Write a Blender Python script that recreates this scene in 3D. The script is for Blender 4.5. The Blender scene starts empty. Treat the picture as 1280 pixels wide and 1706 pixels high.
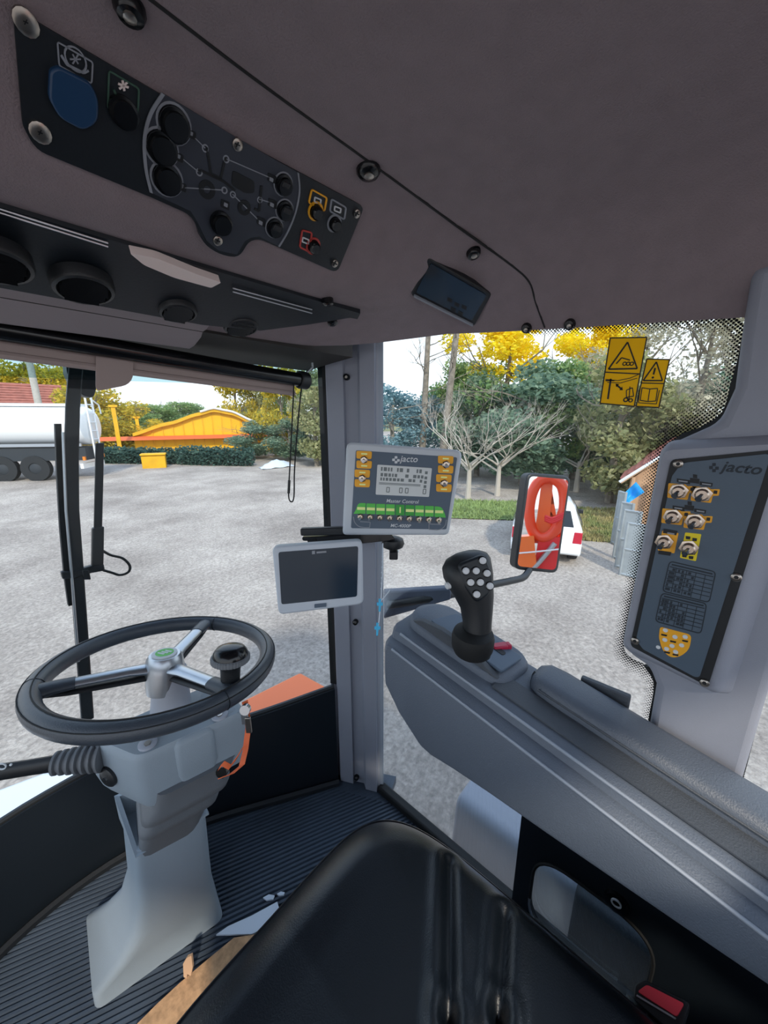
import bpy, bmesh, math, random
from mathutils import Vector, Matrix, noise
from mathutils.bvhtree import BVHTree
V = Vector
R = math.radians
scn = bpy.context.scene
COL = scn.collection

# ---------------------------------------------------------------- camera
F, CX, CY = 615.0, 640.0, 853.0            # focal length and centre in pixels of the 1280x1706 frame
YAW, PITCH = R(48.5), R(14.0)              # looking right of the driving direction (+Y) and down
EYE = V((0, 0, 1.30))                      # above the cab floor (z = 0)
_hd = V((math.sin(YAW), math.cos(YAW), 0)); _rt = V((math.cos(YAW), -math.sin(YAW), 0))
_fw = _hd * math.cos(PITCH) + V((0, 0, -math.sin(PITCH))); _up = _hd * math.sin(PITCH) + V((0, 0, math.cos(PITCH)))
cam = bpy.data.cameras.new('camera'); camo = bpy.data.objects.new('camera', cam); COL.objects.link(camo)
cam.sensor_fit = 'HORIZONTAL'; cam.sensor_width = 36; cam.lens = F / 1280 * 36; cam.clip_start = .02; cam.clip_end = 600
camo.matrix_world = Matrix((( _rt.x, _up.x, -_fw.x, EYE.x), (_rt.y, _up.y, -_fw.y, EYE.y), (_rt.z, _up.z, -_fw.z, EYE.z), (0, 0, 0, 1)))
scn.camera = camo

# ---------------------------------------------------------------- sky, sun, exposure
SKY_STRENGTH, SUN_STRENGTH, EXPOSURE = 1.25, 2.4, 0.45
w = bpy.data.worlds.new('sky'); scn.world = w; w.use_nodes = True
nt = w.node_tree; nt.nodes.clear()
out = nt.nodes.new('ShaderNodeOutputWorld'); bg = nt.nodes.new('ShaderNodeBackground')
tc = nt.nodes.new('ShaderNodeTexCoord'); sep = nt.nodes.new('ShaderNodeSeparateXYZ'); cr = nt.nodes.new('ShaderNodeValToRGB')
nt.links.new(tc.outputs['Generated'], sep.inputs[0]); nt.links.new(sep.outputs['Z'], cr.inputs[0])
e = cr.color_ramp.elements
e[0].position = 0.0; e[0].color = (.92, .95, 1.0, 1); e[1].position = 0.7; e[1].color = (.56, .72, 1.0, 1)
n = cr.color_ramp.elements.new(.18); n.color = (.86, .93, 1.0, 1)
nt.links.new(cr.outputs[0], bg.inputs[0]); bg.inputs[1].default_value = SKY_STRENGTH
nt.links.new(bg.outputs[0], out.inputs[0])
sl = bpy.data.lights.new('sun', 'SUN'); so = bpy.data.objects.new('sun', sl); COL.objects.link(so)
sl.energy = SUN_STRENGTH; sl.angle = R(4); sl.color = (1.0, .90, .76)
so.rotation_euler = (V((.42, .62, -.62))).to_track_quat('-Z', 'Y').to_euler()   # from behind left, over the cab roof
so.location = (-20, -30, 30)
scn.view_settings.view_transform = 'Standard'; scn.view_settings.look = 'None'
scn.view_settings.gamma = 1; scn.view_settings.use_curve_mapping = False
scn.view_settings.exposure = EXPOSURE
scn.cycles.use_denoising = True
scn.cycles.max_bounces = 10; scn.cycles.transparent_max_bounces = 24

# ---------------------------------------------------------------- pixel -> place helpers
def ray(px, py): return _fw + _rt * ((px - CX) / F) - _up * ((py - CY) / F)
def _ax(px, py, a, v):
    d = ray(px, py); return EYE + d * ((v - EYE[a]) / d[a])
def PX(px, py, v): return _ax(px, py, 0, v)
def PY(px, py, v): return _ax(px, py, 1, v)
def PZ(px, py, v): return _ax(px, py, 2, v)
def PD(px, py, t): return EYE + ray(px, py) * t
GZ = -2.2
def gz(x, y): return GZ + .018 * max(0, math.hypot(x, y) - 12)
def GR(px, py):
    d = ray(px, py); t = (GZ - EYE.z) / d.z
    for _ in range(12):
        p = EYE + d * t; t = (gz(p.x, p.y) - EYE.z) / d.z if d.z < -1e-4 else 60
    return EYE + d * t
def GP(px, dist):
    d = ray(px, 700); k = dist / math.hypot(d.x, d.y); x, y = d.x * k, d.y * k
    return V((x, y, gz(x, y)))
class Plane:
    def __init__(s, p, n): s.p = V(p); s.n = V(n).normalized()
    def at(s, px, py, off=0):
        d = ray(px, py); q = s.p + s.n * off
        return EYE + d * ((q - EYE).dot(s.n) / d.dot(s.n))
def rp(pts, r, seg=4):
    """round the corners of a 2D polygon"""
    o = []; n = len(pts)
    for i in range(n):
        p = V(pts[i][:2]); a = V(pts[i-1][:2]) - p; b = V(pts[(i+1) % n][:2]) - p
        rr = pts[i][2] if len(pts[i]) > 2 else r
        rr = min(rr, a.length * .48, b.length * .48)
        if rr < 1e-6: o.append((p.x, p.y)); continue
        A = p + a.normalized() * rr; B = p + b.normalized() * rr
        for k in range(seg + 1):
            t = k / seg; q = A * (1-t)**2 + p * 2*t*(1-t) + B * t*t; o.append((q.x, q.y))
    return o
def cat(pts, seg=6, closed=False):
    """catmull-rom through points"""
    P = [V(p) for p in pts]; n = len(P); o = []
    for i in range(n if closed else n - 1):
        p1, p2 = P[i], P[(i+1) % n]
        p0 = P[i-1] if (closed or i > 0) else p1 * 2 - p2
        p3 = P[(i+2) % n] if (closed or i + 2 < n) else p2 * 2 - p1
        for k in range(seg):
            t = k / seg
            o.append(.5 * ((2*p1) + (p2-p0)*t + (2*p0-5*p1+4*p2-p3)*t*t + (3*p1-p0-3*p2+p3)*t**3))
    if not closed: o.append(P[-1])
    return o

# ---------------------------------------------------------------- materials
def lin(h):
    h = h.lstrip('#'); c = [int(h[i:i+2], 16) / 255 for i in (0, 2, 4)]
    return tuple((x / 12.92 if x < .04045 else ((x + .055) / 1.055) ** 2.4) for x in c) + (1,)
M = {}
def mat(name, col, rough=.5, metal=0, bump=0, bscale=300, var=0, vscale=8, col2=None, spec=.5, coat=0):
    m = bpy.data.materials.new(name); M[name] = m; m.use_nodes = True; t = m.node_tree; b = t.nodes['Principled BSDF']
    c = lin(col); b.inputs['Base Color'].default_value = c; b.inputs['Roughness'].default_value = rough; b.inputs['Metallic'].default_value = metal
    b.inputs['Specular IOR Level'].default_value = spec; b.inputs['Coat Weight'].default_value = coat
    if bump or var:
        g = t.nodes.new('ShaderNodeTexCoord')
    if var:
        nz = t.nodes.new('ShaderNodeTexNoise'); nz.inputs['Scale'].default_value = vscale; nz.inputs['Detail'].default_value = 5
        t.links.new(g.outputs['Object'], nz.inputs['Vector'])
        r = t.nodes.new('ShaderNodeValToRGB'); c2 = lin(col2) if col2 else tuple(x * (1 - var) for x in c[:3]) + (1,)
        r.color_ramp.elements[0].color = c2; r.color_ramp.elements[0].position = .35
        r.color_ramp.elements[1].color = c; r.color_ramp.elements[1].position = .62
        t.links.new(nz.outputs['Fac'], r.inputs[0]); t.links.new(r.outputs[0], b.inputs['Base Color'])
    if bump:
        nb = t.nodes.new('ShaderNodeTexNoise'); nb.inputs['Scale'].default_value = bscale; nb.inputs['Detail'].default_value = 3
        t.links.new(g.outputs['Object'], nb.inputs['Vector'])
        bp = t.nodes.new('ShaderNodeBump'); bp.inputs['Strength'].default_value = bump; bp.inputs['Distance'].default_value = .002
        t.links.new(nb.outputs['Fac'], bp.inputs['Height']); t.links.new(bp.outputs[0], b.inputs['Normal'])
    return m
def glass(name, tint=(1, 1, 1), refl=.5, ior=1.35):
    m = bpy.data.materials.new(name); M[name] = m; m.use_nodes = True; t = m.node_tree; t.nodes.clear()
    o = t.nodes.new('ShaderNodeOutputMaterial'); mx = t.nodes.new('ShaderNodeMixShader'); tr = t.nodes.new('ShaderNodeBsdfTransparent')
    gl = t.nodes.new('ShaderNodeBsdfGlossy'); fr = t.nodes.new('ShaderNodeFresnel'); mu = t.nodes.new('ShaderNodeMath')
    tr.inputs[0].default_value = (*tint, 1); gl.inputs['Roughness'].default_value = .02; fr.inputs[0].default_value = ior
    mu.operation = 'MULTIPLY'; mu.inputs[1].default_value = refl
    t.links.new(fr.outputs[0], mu.inputs[0]); t.links.new(mu.outputs[0], mx.inputs[0])
    t.links.new(tr.outputs[0], mx.inputs[1]); t.links.new(gl.outputs[0], mx.inputs[2]); t.links.new(mx.outputs[0], o.inputs[0])
    return m
mat('headliner', '887b7f', .85, bump=.5, bscale=500, var=.08, vscale=30)
mat('moulding', '9a9093', .7, bump=.25, bscale=700)
mat('trim_grey', '8f939f', .6, bump=.2, bscale=600)
mat('trim_light', 'a6abb6', .55, bump=.15, bscale=600)
mat('column_grey', '909ca6', .5, bump=.25, bscale=700)
mat('column_dark', '676b70', .6, bump=.2, bscale=500)
mat('black_panel', '121920', .45, bump=.1, bscale=300)
mat('black_plastic', '1b1e22', .45, bump=.15, bscale=500)
mat('gloss_black', '0c0e11', .2)
mat('rubber', '101214', .7)
mat('leather', '0b1219', .38, bump=.25, bscale=450)
mat('leather_rim', '3d444d', .32, bump=.3, bscale=600)
mat('floor_mat', '414c5a', .5, bump=.3, bscale=200, var=.3, vscale=6)
mat('console', '5c6572', .55, bump=.5, bscale=420)
mat('console_dark', '484d54', .6, bump=.6, bscale=420)
mat('pad', '545c68', .45, bump=.5, bscale=420)
mat('ridge_highlight', '98a0ac', .4)  # highlight along the armrest ridges, put into the colour
mat('chrome', 'c9cdd2', .22, 1)
mat('alu', 'b9bec4', .32, .9)
mat('screw', 'a9a29a', .3, 1)
mat('toggle_metal', 'b7a89a', .25, 1)
mat('white_plastic', 'd8dadd', .5)
mat('bezel', 'bcc5d0', .45)
mat('monitor_case', 'c2c9d1', .5)
mat('slate', '4d5d6f', .5)
mat('slate_panel', '4a5a6a', .5, bump=.1, bscale=400)
mat('lcd', 'cfd4d5', .35)
mat('lcd_ink', '6e7678', .5)
mat('print_white', 'd5dade', .6)
mat('print_grey', '8a8f98', .6)
mat('print_black', '12161b', .6)
mat('panel_ink', '1b2732', .6)
mat('sticker_orange', 'f2ab1e', .5)
mat('sticker_yellow', 'e6cf10', .5)
mat('sticker_green', '55c24c', .5)
mat('sticker_green_dark', '2fa038', .5)
mat('sticker_lime', 'f0f8a0', .5)
leafmat_flat = None
mat('print_red', 'b8403a', .5)
mat('print_green', '39574a', .5)
mat('blue_cap', '173c60', .4)
mat('screen_dark', '14293a', .12)
mat('lens_white', 'e8d9d4', .25)
mat('red_plastic', 'e23a48', .4)
mat('red_latch', 'b5173f', .4)
mat('orange_paint', 'f0702c', .4, coat=.3)
mat('orange_deep', 'e8431a', .35, coat=.4)
mat('red_hose', 'e0262a', .4)
mat('white_paint', 'e9ecee', .35, coat=.3)
mat('hood_white', 'f2f3f5', .5)
mat('cyan_bead', '28b0e0', .35)
mat('orange_ribbon', 'd9673a', .7)
mat('cardboard', 'c39a72', .85, bump=.6, bscale=120, var=.35, vscale=60)
mat('paper', 'cfd9e4', .7)
mat('mirror', 'f0f0f0', .015, 1)
mat('blind', 'a3938f', .7)
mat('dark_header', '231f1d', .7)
mat('bark', '8d8478', .9, bump=.8, bscale=30, var=.4, vscale=5)
mat('bark_pale', 'b9b0a4', .9, bump=.5, bscale=30)
mat('tyre', '25282b', .85)
mat('car_glass', '1c242b', .08)
mat('tail_red', 'b81f35', .25)
mat('concrete', 'b7b3ab', .9, bump=.4, bscale=20, var=.15)
mat('roof_tile', 'a8695c', .85, bump=.5, bscale=15, var=.3, vscale=3)
mat('wood_tan', 'cfa987', .8, var=.2, vscale=4)
mat('wall_cream', 'd8c9a8', .9, var=.1)
mat('tarp_blue', '1597e8', .45)
mat('zinc', 'a2a8aa', .5, .3, var=.2, vscale=3)
mat('yellow_paint', 'e8b010', .6, var=.15, vscale=2)
mat('yellow_roof', 'f0b80c', .6)
mat('chassis', '2c3238', .7)
mat('amber', 'e0802a', .3)
mat('grass', '94a86a', .9, var=.4, vscale=2)
mat('dry_grass', 'a89a6a', .9, var=.4, vscale=2, col2='7f8a52')
glass('window_glass', (.93, .96, .97), .35)
glass('shade_glass', (.45, .60, .62), .5)
glass('car_lamp', (.8, .8, .8), .6)
def leafmat(name, a, b, c):
    m = bpy.data.materials.new(name); M[name] = m; m.use_nodes = True; t = m.node_tree; p = t.nodes['Principled BSDF']
    g = t.nodes.new('ShaderNodeNewGeometry'); r = t.nodes.new('ShaderNodeValToRGB')
    r.color_ramp.elements[0].color = lin(a); r.color_ramp.elements[1].color = lin(c)
    x = r.color_ramp.elements.new(.5); x.color = lin(b)
    t.links.new(g.outputs['Random Per Island'], r.inputs[0]); t.links.new(r.outputs[0], p.inputs['Base Color']); p.inputs['Roughness'].default_value = .7
    tl = t.nodes.new('ShaderNodeBsdfTranslucent'); t.links.new(r.outputs[0], tl.inputs[0])
    mx = t.nodes.new('ShaderNodeMixShader'); mx.inputs[0].default_value = .5
    t.links.new(p.outputs[0], mx.inputs[1]); t.links.new(tl.outputs[0], mx.inputs[2]); t.links.new(mx.outputs[0], t.nodes['Material Output'].inputs[0])
leafmat('leaf_dark', '587464', '7c977e', 'a4b89a')
leafmat('leaf_hedge', '3a5a55', '4a6b62', '5f8070')
leafmat('leaf_mid', '6a8a5c', '8caa6c', 'b8c482')
leafmat('leaf_haze', '5f858e', '7ea2aa', 'a8c6ca')  # bluish distance haze mixed into the leaf colours
leafmat('leaf_yellow', 'ffe000', 'fff03c', 'f6dc3a')
leafmat('leaf_gold', '8f9440', 'c8b53c', 'ecd04c')
leafmat('leaf_dry', '9c9884', 'beb8a2', 'd8d2b8')
leafmat('leaf_olive', '828c62', 'a8aa78', 'c6c294')
def groundmat():
    m = bpy.data.materials.new('gravel'); M['gravel'] = m; m.use_nodes = True; t = m.node_tree; p = t.nodes['Principled BSDF']; p.inputs['Roughness'].default_value = .95
    g = t.nodes.new('ShaderNodeTexCoord')
    n1 = t.nodes.new('ShaderNodeTexNoise'); n1.inputs['Scale'].default_value = .35; n1.inputs['Detail'].default_value = 6; n1.inputs['Roughness'].default_value = .65
    n2 = t.nodes.new('ShaderNodeTexVoronoi'); n2.inputs['Scale'].default_value = 26
    n3 = t.nodes.new('ShaderNodeTexNoise'); n3.inputs['Scale'].default_value = 15; n3.inputs['Detail'].default_value = 8; n3.inputs['Roughness'].default_value = .75
    for n in (n1, n2, n3): t.links.new(g.outputs['Object'], n.inputs['Vector'])
    r1 = t.nodes.new('ShaderNodeValToRGB'); r1.color_ramp.elements[0].color = lin('9a9088'); r1.color_ramp.elements[1].color = lin('c6bcb2')
    r1.color_ramp.elements[0].position = .35; r1.color_ramp.elements[1].position = .65
    r3 = t.nodes.new('ShaderNodeValToRGB'); r3.color_ramp.elements[0].color = (.35, .34, .33, 1); r3.color_ramp.elements[1].color = (1.15, 1.13, 1.1, 1)
    r3.color_ramp.elements[0].position = .34; r3.color_ramp.elements[1].position = .60
    r2 = t.nodes.new('ShaderNodeValToRGB'); r2.color_ramp.elements[0].color = (.8, .79, .78, 1); r2.color_ramp.elements[1].color = (1.2, 1.2, 1.2, 1)
    t.links.new(n1.outputs['Fac'], r1.inputs[0]); t.links.new(n3.outputs['Fac'], r3.inputs[0]); t.links.new(n2.outputs['Color'], r2.inputs[0])
    a = t.nodes.new('ShaderNodeMix'); a.data_type = 'RGBA'; a.blend_type = 'MULTIPLY'; a.inputs[0].default_value = .62
    t.links.new(r1.outputs[0], a.inputs[6]); t.links.new(r3.outputs[0], a.inputs[7])
    b = t.nodes.new('ShaderNodeMix'); b.data_type = 'RGBA'; b.blend_type = 'MULTIPLY'; b.inputs[0].default_value = .8
    t.links.new(a.outputs[2], b.inputs[6]); t.links.new(r2.outputs[0], b.inputs[7]); t.links.new(b.outputs[2], p.inputs['Base Color'])
    bp = t.nodes.new('ShaderNodeBump'); bp.inputs['Strength'].default_value = .7; bp.inputs['Distance'].default_value = .05
    t.links.new(n3.outputs['Fac'], bp.inputs['Height']); t.links.new(bp.outputs[0], p.inputs['Normal'])
groundmat()
leafmat('decal_yellow', 'f2cc10', 'f2cc10', 'f2cc10')
def fritmat():
    """ceramic dot print on glass: u = 0 at the glass edge (solid black) to 1 (dots vanish)"""
    m = bpy.data.materials.new('frit_dots'); M['frit_dots'] = m; m.use_nodes = True; t = m.node_tree; t.nodes.clear()
    o = t.nodes.new('ShaderNodeOutputMaterial'); mx = t.nodes.new('ShaderNodeMixShader'); tr = t.nodes.new('ShaderNodeBsdfTransparent'); df = t.nodes.new('ShaderNodeBsdfDiffuse')
    df.inputs[0].default_value = (.012, .014, .017, 1)
    uv = t.nodes.new('ShaderNodeUVMap'); uv.uv_map = 'edge'; sx = t.nodes.new('ShaderNodeSeparateXYZ')
    g = t.nodes.new('ShaderNodeTexCoord'); mp = t.nodes.new('ShaderNodeMapping'); mp.inputs['Rotation'].default_value = (R(45), 0, 0); mp.inputs['Scale'].default_value = (0, 250, 250)
    vo = t.nodes.new('ShaderNodeTexVoronoi'); vo.inputs['Randomness'].default_value = 0; vo.inputs['Scale'].default_value = 1; vo.voronoi_dimensions = '3D'
    t.links.new(g.outputs['Object'], mp.inputs[0]); t.links.new(mp.outputs[0], vo.inputs['Vector'])
    t.links.new(uv.outputs[0], sx.inputs[0])
    mr = t.nodes.new('ShaderNodeMapRange'); mr.inputs['From Min'].default_value = 0; mr.inputs['From Max'].default_value = 1; mr.inputs['To Min'].default_value = .50; mr.inputs['To Max'].default_value = .10
    t.links.new(sx.outputs['X'], mr.inputs['Value'])
    lt = t.nodes.new('ShaderNodeMath'); lt.operation = 'LESS_THAN'
    t.links.new(vo.outputs['Distance'], lt.inputs[0]); t.links.new(mr.outputs[0], lt.inputs[1])
    t.links.new(lt.outputs[0], mx.inputs[0]); t.links.new(tr.outputs[0], mx.inputs[1]); t.links.new(df.outputs[0], mx.inputs[2]); t.links.new(mx.outputs[0], o.inputs[0])
fritmat()

# ---------------------------------------------------------------- mesh builder
class MB:
    def __init__(s): s.v = []; s.f = []
    def add(s, vs, fs):
        k = len(s.v); s.v += [V(p) for p in vs]; s.f += [tuple(i + k for i in f) for f in fs]; return s
    def box(s, c, size, rz=0, m=None):
        hx, hy, hz = [x / 2 for x in size]
        vs = [V((x, y, z)) for z in (-hz, hz) for x, y in ((-hx, -hy), (hx, -hy), (hx, hy), (-hx, hy))]
        mm = m if m else Matrix.Rotation(rz, 3, 'Z')
        vs = [mm @ p + V(c) for p in vs]
        return s.add(vs, [(3, 2, 1, 0), (4, 5, 6, 7), (0, 1, 5, 4), (1, 2, 6, 5), (2, 3, 7, 6), (3, 0, 4, 7)])
    def prism(s, pts, vec):
        n = len(pts); a = [V(p) for p in pts]; b = [p + V(vec) for p in a]
        return s.add(a + b, [tuple(range(n)), tuple(range(2*n - 1, n - 1, -1))] + [(i, i + n, (i+1) % n + n, (i+1) % n) for i in range(n)])
    def loft(s, rings, cap=True, closed=True):
        n = len(rings[0]); vs = [p for r in rings for p in r]; fs = []
        for j in range(len(rings) - 1):
            for i in range(n if closed else n - 1):
                fs.append((j*n + i, j*n + (i+1) % n, (j+1)*n + (i+1) % n, (j+1)*n + i))
        if cap and closed: fs += [tuple(range(n - 1, -1, -1)), tuple(range((len(rings)-1)*n, len(rings)*n))]
        return s.add(vs, fs)
    def lathe(s, prof, o, axis=(0, 0, 1), seg=16, a0=0):
        z = V(axis).normalized(); x = z.orthogonal().normalized(); y = z.cross(x); rings = []
        for r, h in prof:
            rings.append([V(o) + z*h + (x*math.cos(a0 + 2*math.pi*i/seg) + y*math.sin(a0 + 2*math.pi*i/seg)) * max(r, 1e-4) for i in range(seg)])
        return s.loft(rings)
    def tube(s, path, rad, sides=8, closed=False):
        P = [V(p) for p in path]; n = len(P); rings = []; prev = None
        for i in range(n):
            if closed: t = P[(i+1) % n] - P[i-1]
            else: t = P[min(i+1, n-1)] - P[max(i-1, 0)]
            t.normalize()
            if prev is None: x = t.orthogonal().normalized()
            else:
                x = prev - t * prev.dot(t); x = x.normalized() if x.length > 1e-6 else t.orthogonal().normalized()
            prev = x; y = t.cross(x); r = rad[i] if isinstance(rad, (list, tuple)) else rad
            rings.append([P[i] + (x*math.cos(2*math.pi*k/sides) + y*math.sin(2*math.pi*k/sides)) * r for k in range(sides)])
        if closed:
            return s.loft(rings + [rings[0]], cap=False)
        return s.loft(rings)
    def ribbon(s, path, side, width, th):
        """flat strip along path, 'side' is the width direction"""
        P = [V(p) for p in path]; sd = V(side).normalized() * width / 2; rings = []
        for i in range(len(P)):
            t = (P[min(i+1, len(P)-1)] - P[max(i-1, 0)]).normalized(); nn = t.cross(sd).normalized() * th / 2
            rings.append([P[i]-sd-nn, P[i]+sd-nn, P[i]+sd+nn, P[i]-sd+nn])
        return s.loft(rings)
    def bvh(s): return BVHTree.FromPolygons([tuple(p) for p in s.v], s.f)
    def mesh(s, name, org=V((0, 0, 0)), smooth=40, fixn=True):
        me = bpy.data.meshes.new(name); me.from_pydata([tuple(p - org) for p in s.v], [], s.f)
        if fixn:
            bm = bmesh.new(); bm.from_mesh(me); bmesh.ops.recalc_face_normals(bm, faces=bm.faces[:]); bm.to_mesh(me); bm.free()
        if smooth:
            me.polygons.foreach_set('use_smooth', [True] * len(me.polygons)); me.set_sharp_from_angle(angle=R(smooth))
        return me
    def build(s, name, m, parent=None, org=None, smooth=40, bevel=0, bseg=2, fixn=True):
        if parent is not None: org = ORG[parent.name]
        elif org is None:
            lo = [min(p[i] for p in s.v) for i in range(3)]; hi = [max(p[i] for p in s.v) for i in range(3)]
            org = V(((lo[0]+hi[0])/2, (lo[1]+hi[1])/2, lo[2]))
        org = V(org)
        o = bpy.data.objects.new(name, s.mesh(name, org, smooth, fixn)); COL.objects.link(o)
        o.data.materials.append(M[m])
        if parent is not None: o.parent = parent
        else: o.location = org
        ORG[o.name] = org
        if bevel:
            b = o.modifiers.new('bevel', 'BEVEL'); b.width = bevel; b.segments = bseg; b.limit_method = 'ANGLE'; b.angle_limit = R(35); b.harden_normals = False
        return o
ORG = {}
def tag(o, label, cat, group=None, kind=None):
    o['label'] = label
    if cat: o['category'] = cat
    if group: o['group'] = group
    if kind: o['kind'] = kind
    return o
def struct(o, label, kind='structure'):
    o['kind'] = kind; o['label'] = label; return o
def thing(name, label, cat, loc=(0, 0, 0), group=None):
    o = bpy.data.objects.new(name, None); o.empty_display_size = .05; COL.objects.link(o); o.location = loc; ORG[o.name] = V(loc)
    return tag(o, label, cat, group)
def copy_tree(o, loc, rz, scale, label=None, parent=None):
    c = o.copy(); COL.objects.link(c)
    if parent is None:
        c.location = loc; c.rotation_euler = (0, 0, rz); c.scale = scale
        if label: c['label'] = label
    else: c.parent = parent
    for ch in list(o.children): copy_tree(ch, None, 0, None, None, c)
    return c
def plate(pl, px, o0, o1):
    """prism standing on a plane: outline given in pixels, from height o0 to o1 over it"""
    return [pl.at(x, y, o1) for x, y in px], -pl.n * (o1 - o0)
def addplate(mb, pl, px, o0, o1): p, v = plate(pl, px, o0, o1); mb.prism(p, v); return mb
def line(mb, pl, a, b, wpx, o0, o1):
    a, b = V(a), V(b); d = (b - a).normalized(); q = V((-d.y, d.x)) * wpx / 2
    return addplate(mb, pl, [a+q, b+q, b-q, a-q], o0, o1)
def polyline(mb, pl, pts, wpx, o0, o1, closed=False):
    n = len(pts)
    for i in range(n if closed else n - 1): line(mb, pl, pts[i], pts[(i+1) % n], wpx, o0, o1)
    return mb
def disc(mb, pl, px, py, r, o0, o1, seg=16, dome=0):
    c = pl.at(px, py, (o0+o1)/2) - pl.n * (o1-o0)/2
    prof = [(r, 0), (r, (o1-o0)*.7 if dome else (o1-o0))]
    if dome: prof += [(r*.8, (o1-o0)*.9), (r*.4, o1-o0)]
    return mb.lathe(prof, c, pl.n, seg)
def ring(mb, pl, px, py, r0, r1, o0, o1, seg=20, a=0, b=2*math.pi):
    c = pl.at(px, py, (o0+o1)/2) - pl.n * (o1-o0)/2; z = pl.n; x = (_rt - z * _rt.dot(z)).normalized(); y = z.cross(x)
    rings = []
    for i in range(seg + 1):
        t = a + (b-a) * i/seg; d = x*math.cos(t) + y*math.sin(t)
        rings.append([c + d*r0, c + d*r1, c + d*r1 + z*(o1-o0), c + d*r0 + z*(o1-o0)])
    return mb.loft(rings, cap=True)
def text(pl, s, a, b, off, name, m, parent, shear=0, weight=0.0):
    """lettering laid flat on a plane between two pixel positions of its baseline"""
    cu = bpy.data.curves.new(name, 'FONT'); cu.body = s; cu.size = 1; cu.shear = shear; cu.offset = weight; cu.fill_mode = 'FRONT'; cu.resolution_u = 3
    ob = bpy.data.objects.new(name + '_src', cu); COL.objects.link(ob)
    dg = bpy.context.evaluated_depsgraph_get(); me = bpy.data.meshes.new_from_object(ob.evaluated_get(dg)); bpy.data.objects.remove(ob)
    xs = [v.co.x for v in me.vertices]; x0, x1 = min(xs), max(xs)
    A, B = pl.at(*a, off), pl.at(*b, off); X = (B - A); k = X.length / (x1 - x0); X.normalize(); Y = pl.n.cross(X)
    org = ORG[parent.name]
    for v in me.vertices: v.co = A + X * (v.co.x - x0) * k + Y * v.co.y * k - org
    o = bpy.data.objects.new(name, me); COL.objects.link(o); me.materials.append(M[m]); o.parent = parent; ORG[o.name] = org
    return o

# ================================================================ the setting: ground and cab shell
def ground():
    mb = MB(); xs = [-60 + i * 3 for i in range(51)]; n = len(xs)
    vs = [(x, y, gz(x, y) + (.05 * noise.noise((x * .25, y * .25, 0)) if math.hypot(x, y) > 6 else 0)) for y in xs for x in xs]
    mb.add(vs, [(j*n + i, j*n + i + 1, (j+1)*n + i + 1, (j+1)*n + i) for j in range(n-1) for i in range(n-1)])
    struct(mb.build('ground', 'gravel', org=(0, 0, GZ), smooth=180, fixn=False), 'grey gravel yard around the machine')
ground()

PLAN = cat([(-.80, .60), (-.50, .93), (-.20, 1.13), (.07, 1.165), (.311, 1.075), (.60, .905), (.70, .845)], 6)
def zsill(x):
    T = [(-.9, .335), (0, .335), (.474, .356), (.72, .405)]
    for (a, b), (c, d) in zip(T, T[1:]):
        if x <= c: return b + (d-b) * (x-a)/(c-a)
    return T[-1][1]
def plan_n(i):
    a, b = PLAN[max(i-1, 0)], PLAN[min(i+1, len(PLAN)-1)]; t = (b-a).normalized(); return V((-t.y, t.x))
def wrap(off0, off1, zl, zh, fl=None):
    """curved wall following the front of the cab"""
    mb = MB(); rings = []
    for i, p in enumerate(PLAN):
        nn = plan_n(i); a = p + nn*off0; b = p + nn*off1
        z0 = zl(p.x) if callable(zl) else zl; z1 = zh(p.x) if callable(zh) else zh
        rings.append([V((a.x, a.y, z0)), V((b.x, b.y, z0)), V((b.x, b.y, z1)), V((a.x, a.y, z1))])
    return mb.loft(rings)
# floor: ribbed rubber mat
def floor():
    poly = [(p.x, p.y) for p in PLAN] + [(.775, .70), (.775, -.75), (-.80, -.75)]
    mb = MB(); mb.prism([(.66, .87, -.002), (.73, .93, -.002), (.86, .70, -.002), (.76, .66, -.002)], (0, 0, -.03)); mb.prism([(x, y, -.006) for x, y in poly], (0, 0, -.03))
    d = V((.906, -.423)); q = V((.423, .906)); sp = .0125
    k = -60
    while k < 130:
        o = q * (k * sp); lo, hi = -9, 9
        n = len(poly)
        for i in range(n):
            a = V(poly[i]); b = V(poly[(i+1) % n]); e = b - a; nn = V((e.y, -e.x))      # inside is to the right (clockwise)
            num = (a - o).dot(nn); den = d.dot(nn)
            if abs(den) < 1e-9:
                if (o - a).dot(nn) < 0: lo, hi = 1, 0
                continue
            t = num / den
            if den > 0: lo = max(lo, t)
            else: hi = min(hi, t)
        if hi - lo > .03:
            A, B = o + d*(lo+.004), o + d*(hi-.004); w0, w1 = q*.0048, q*.0028
            pr = lambda P: [V((*(P-w0), -.006)), V((*(P+w0), -.006)), V((*(P+w1), 0)), V((*(P-w1), 0))]
            mb.loft([pr(A), pr(B)])
        k += 1
    struct(mb.build('floor', 'floor_mat', org=(0, 0, 0), smooth=0), 'dark ribbed rubber floor mat of the cab')
floor()
wf = struct(wrap(.0, .03, -.04, zsill).build('wall_front', 'black_panel', org=(0, 1, 0)), 'black curved panel below the windscreen')
mb = MB(); rings = []
for i, p in enumerate(PLAN[4:]):
    nn = plan_n(i+4); p = p - nn*.012; rings.append(V((p.x, p.y, .012)))
mb.tube(rings, .012, 6); mb.build('edge_moulding', 'black_plastic', wf)
g1 = struct(wrap(.012, .017, lambda x: zsill(x)-.005, 1.62).build('window_1', 'window_glass', org=(0, 1, .33)), 'curved windscreen glass')
mb = MB(); rings = []
for i, p in enumerate(PLAN):
    nn = plan_n(i); a = p + nn*.018; rings.append([V((a.x, a.y, 1.392)), V((a.x, a.y, 1.62))])
mb.loft(rings, closed=False); mb.build('shade_band', 'shade_glass', g1, fixn=False)
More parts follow.
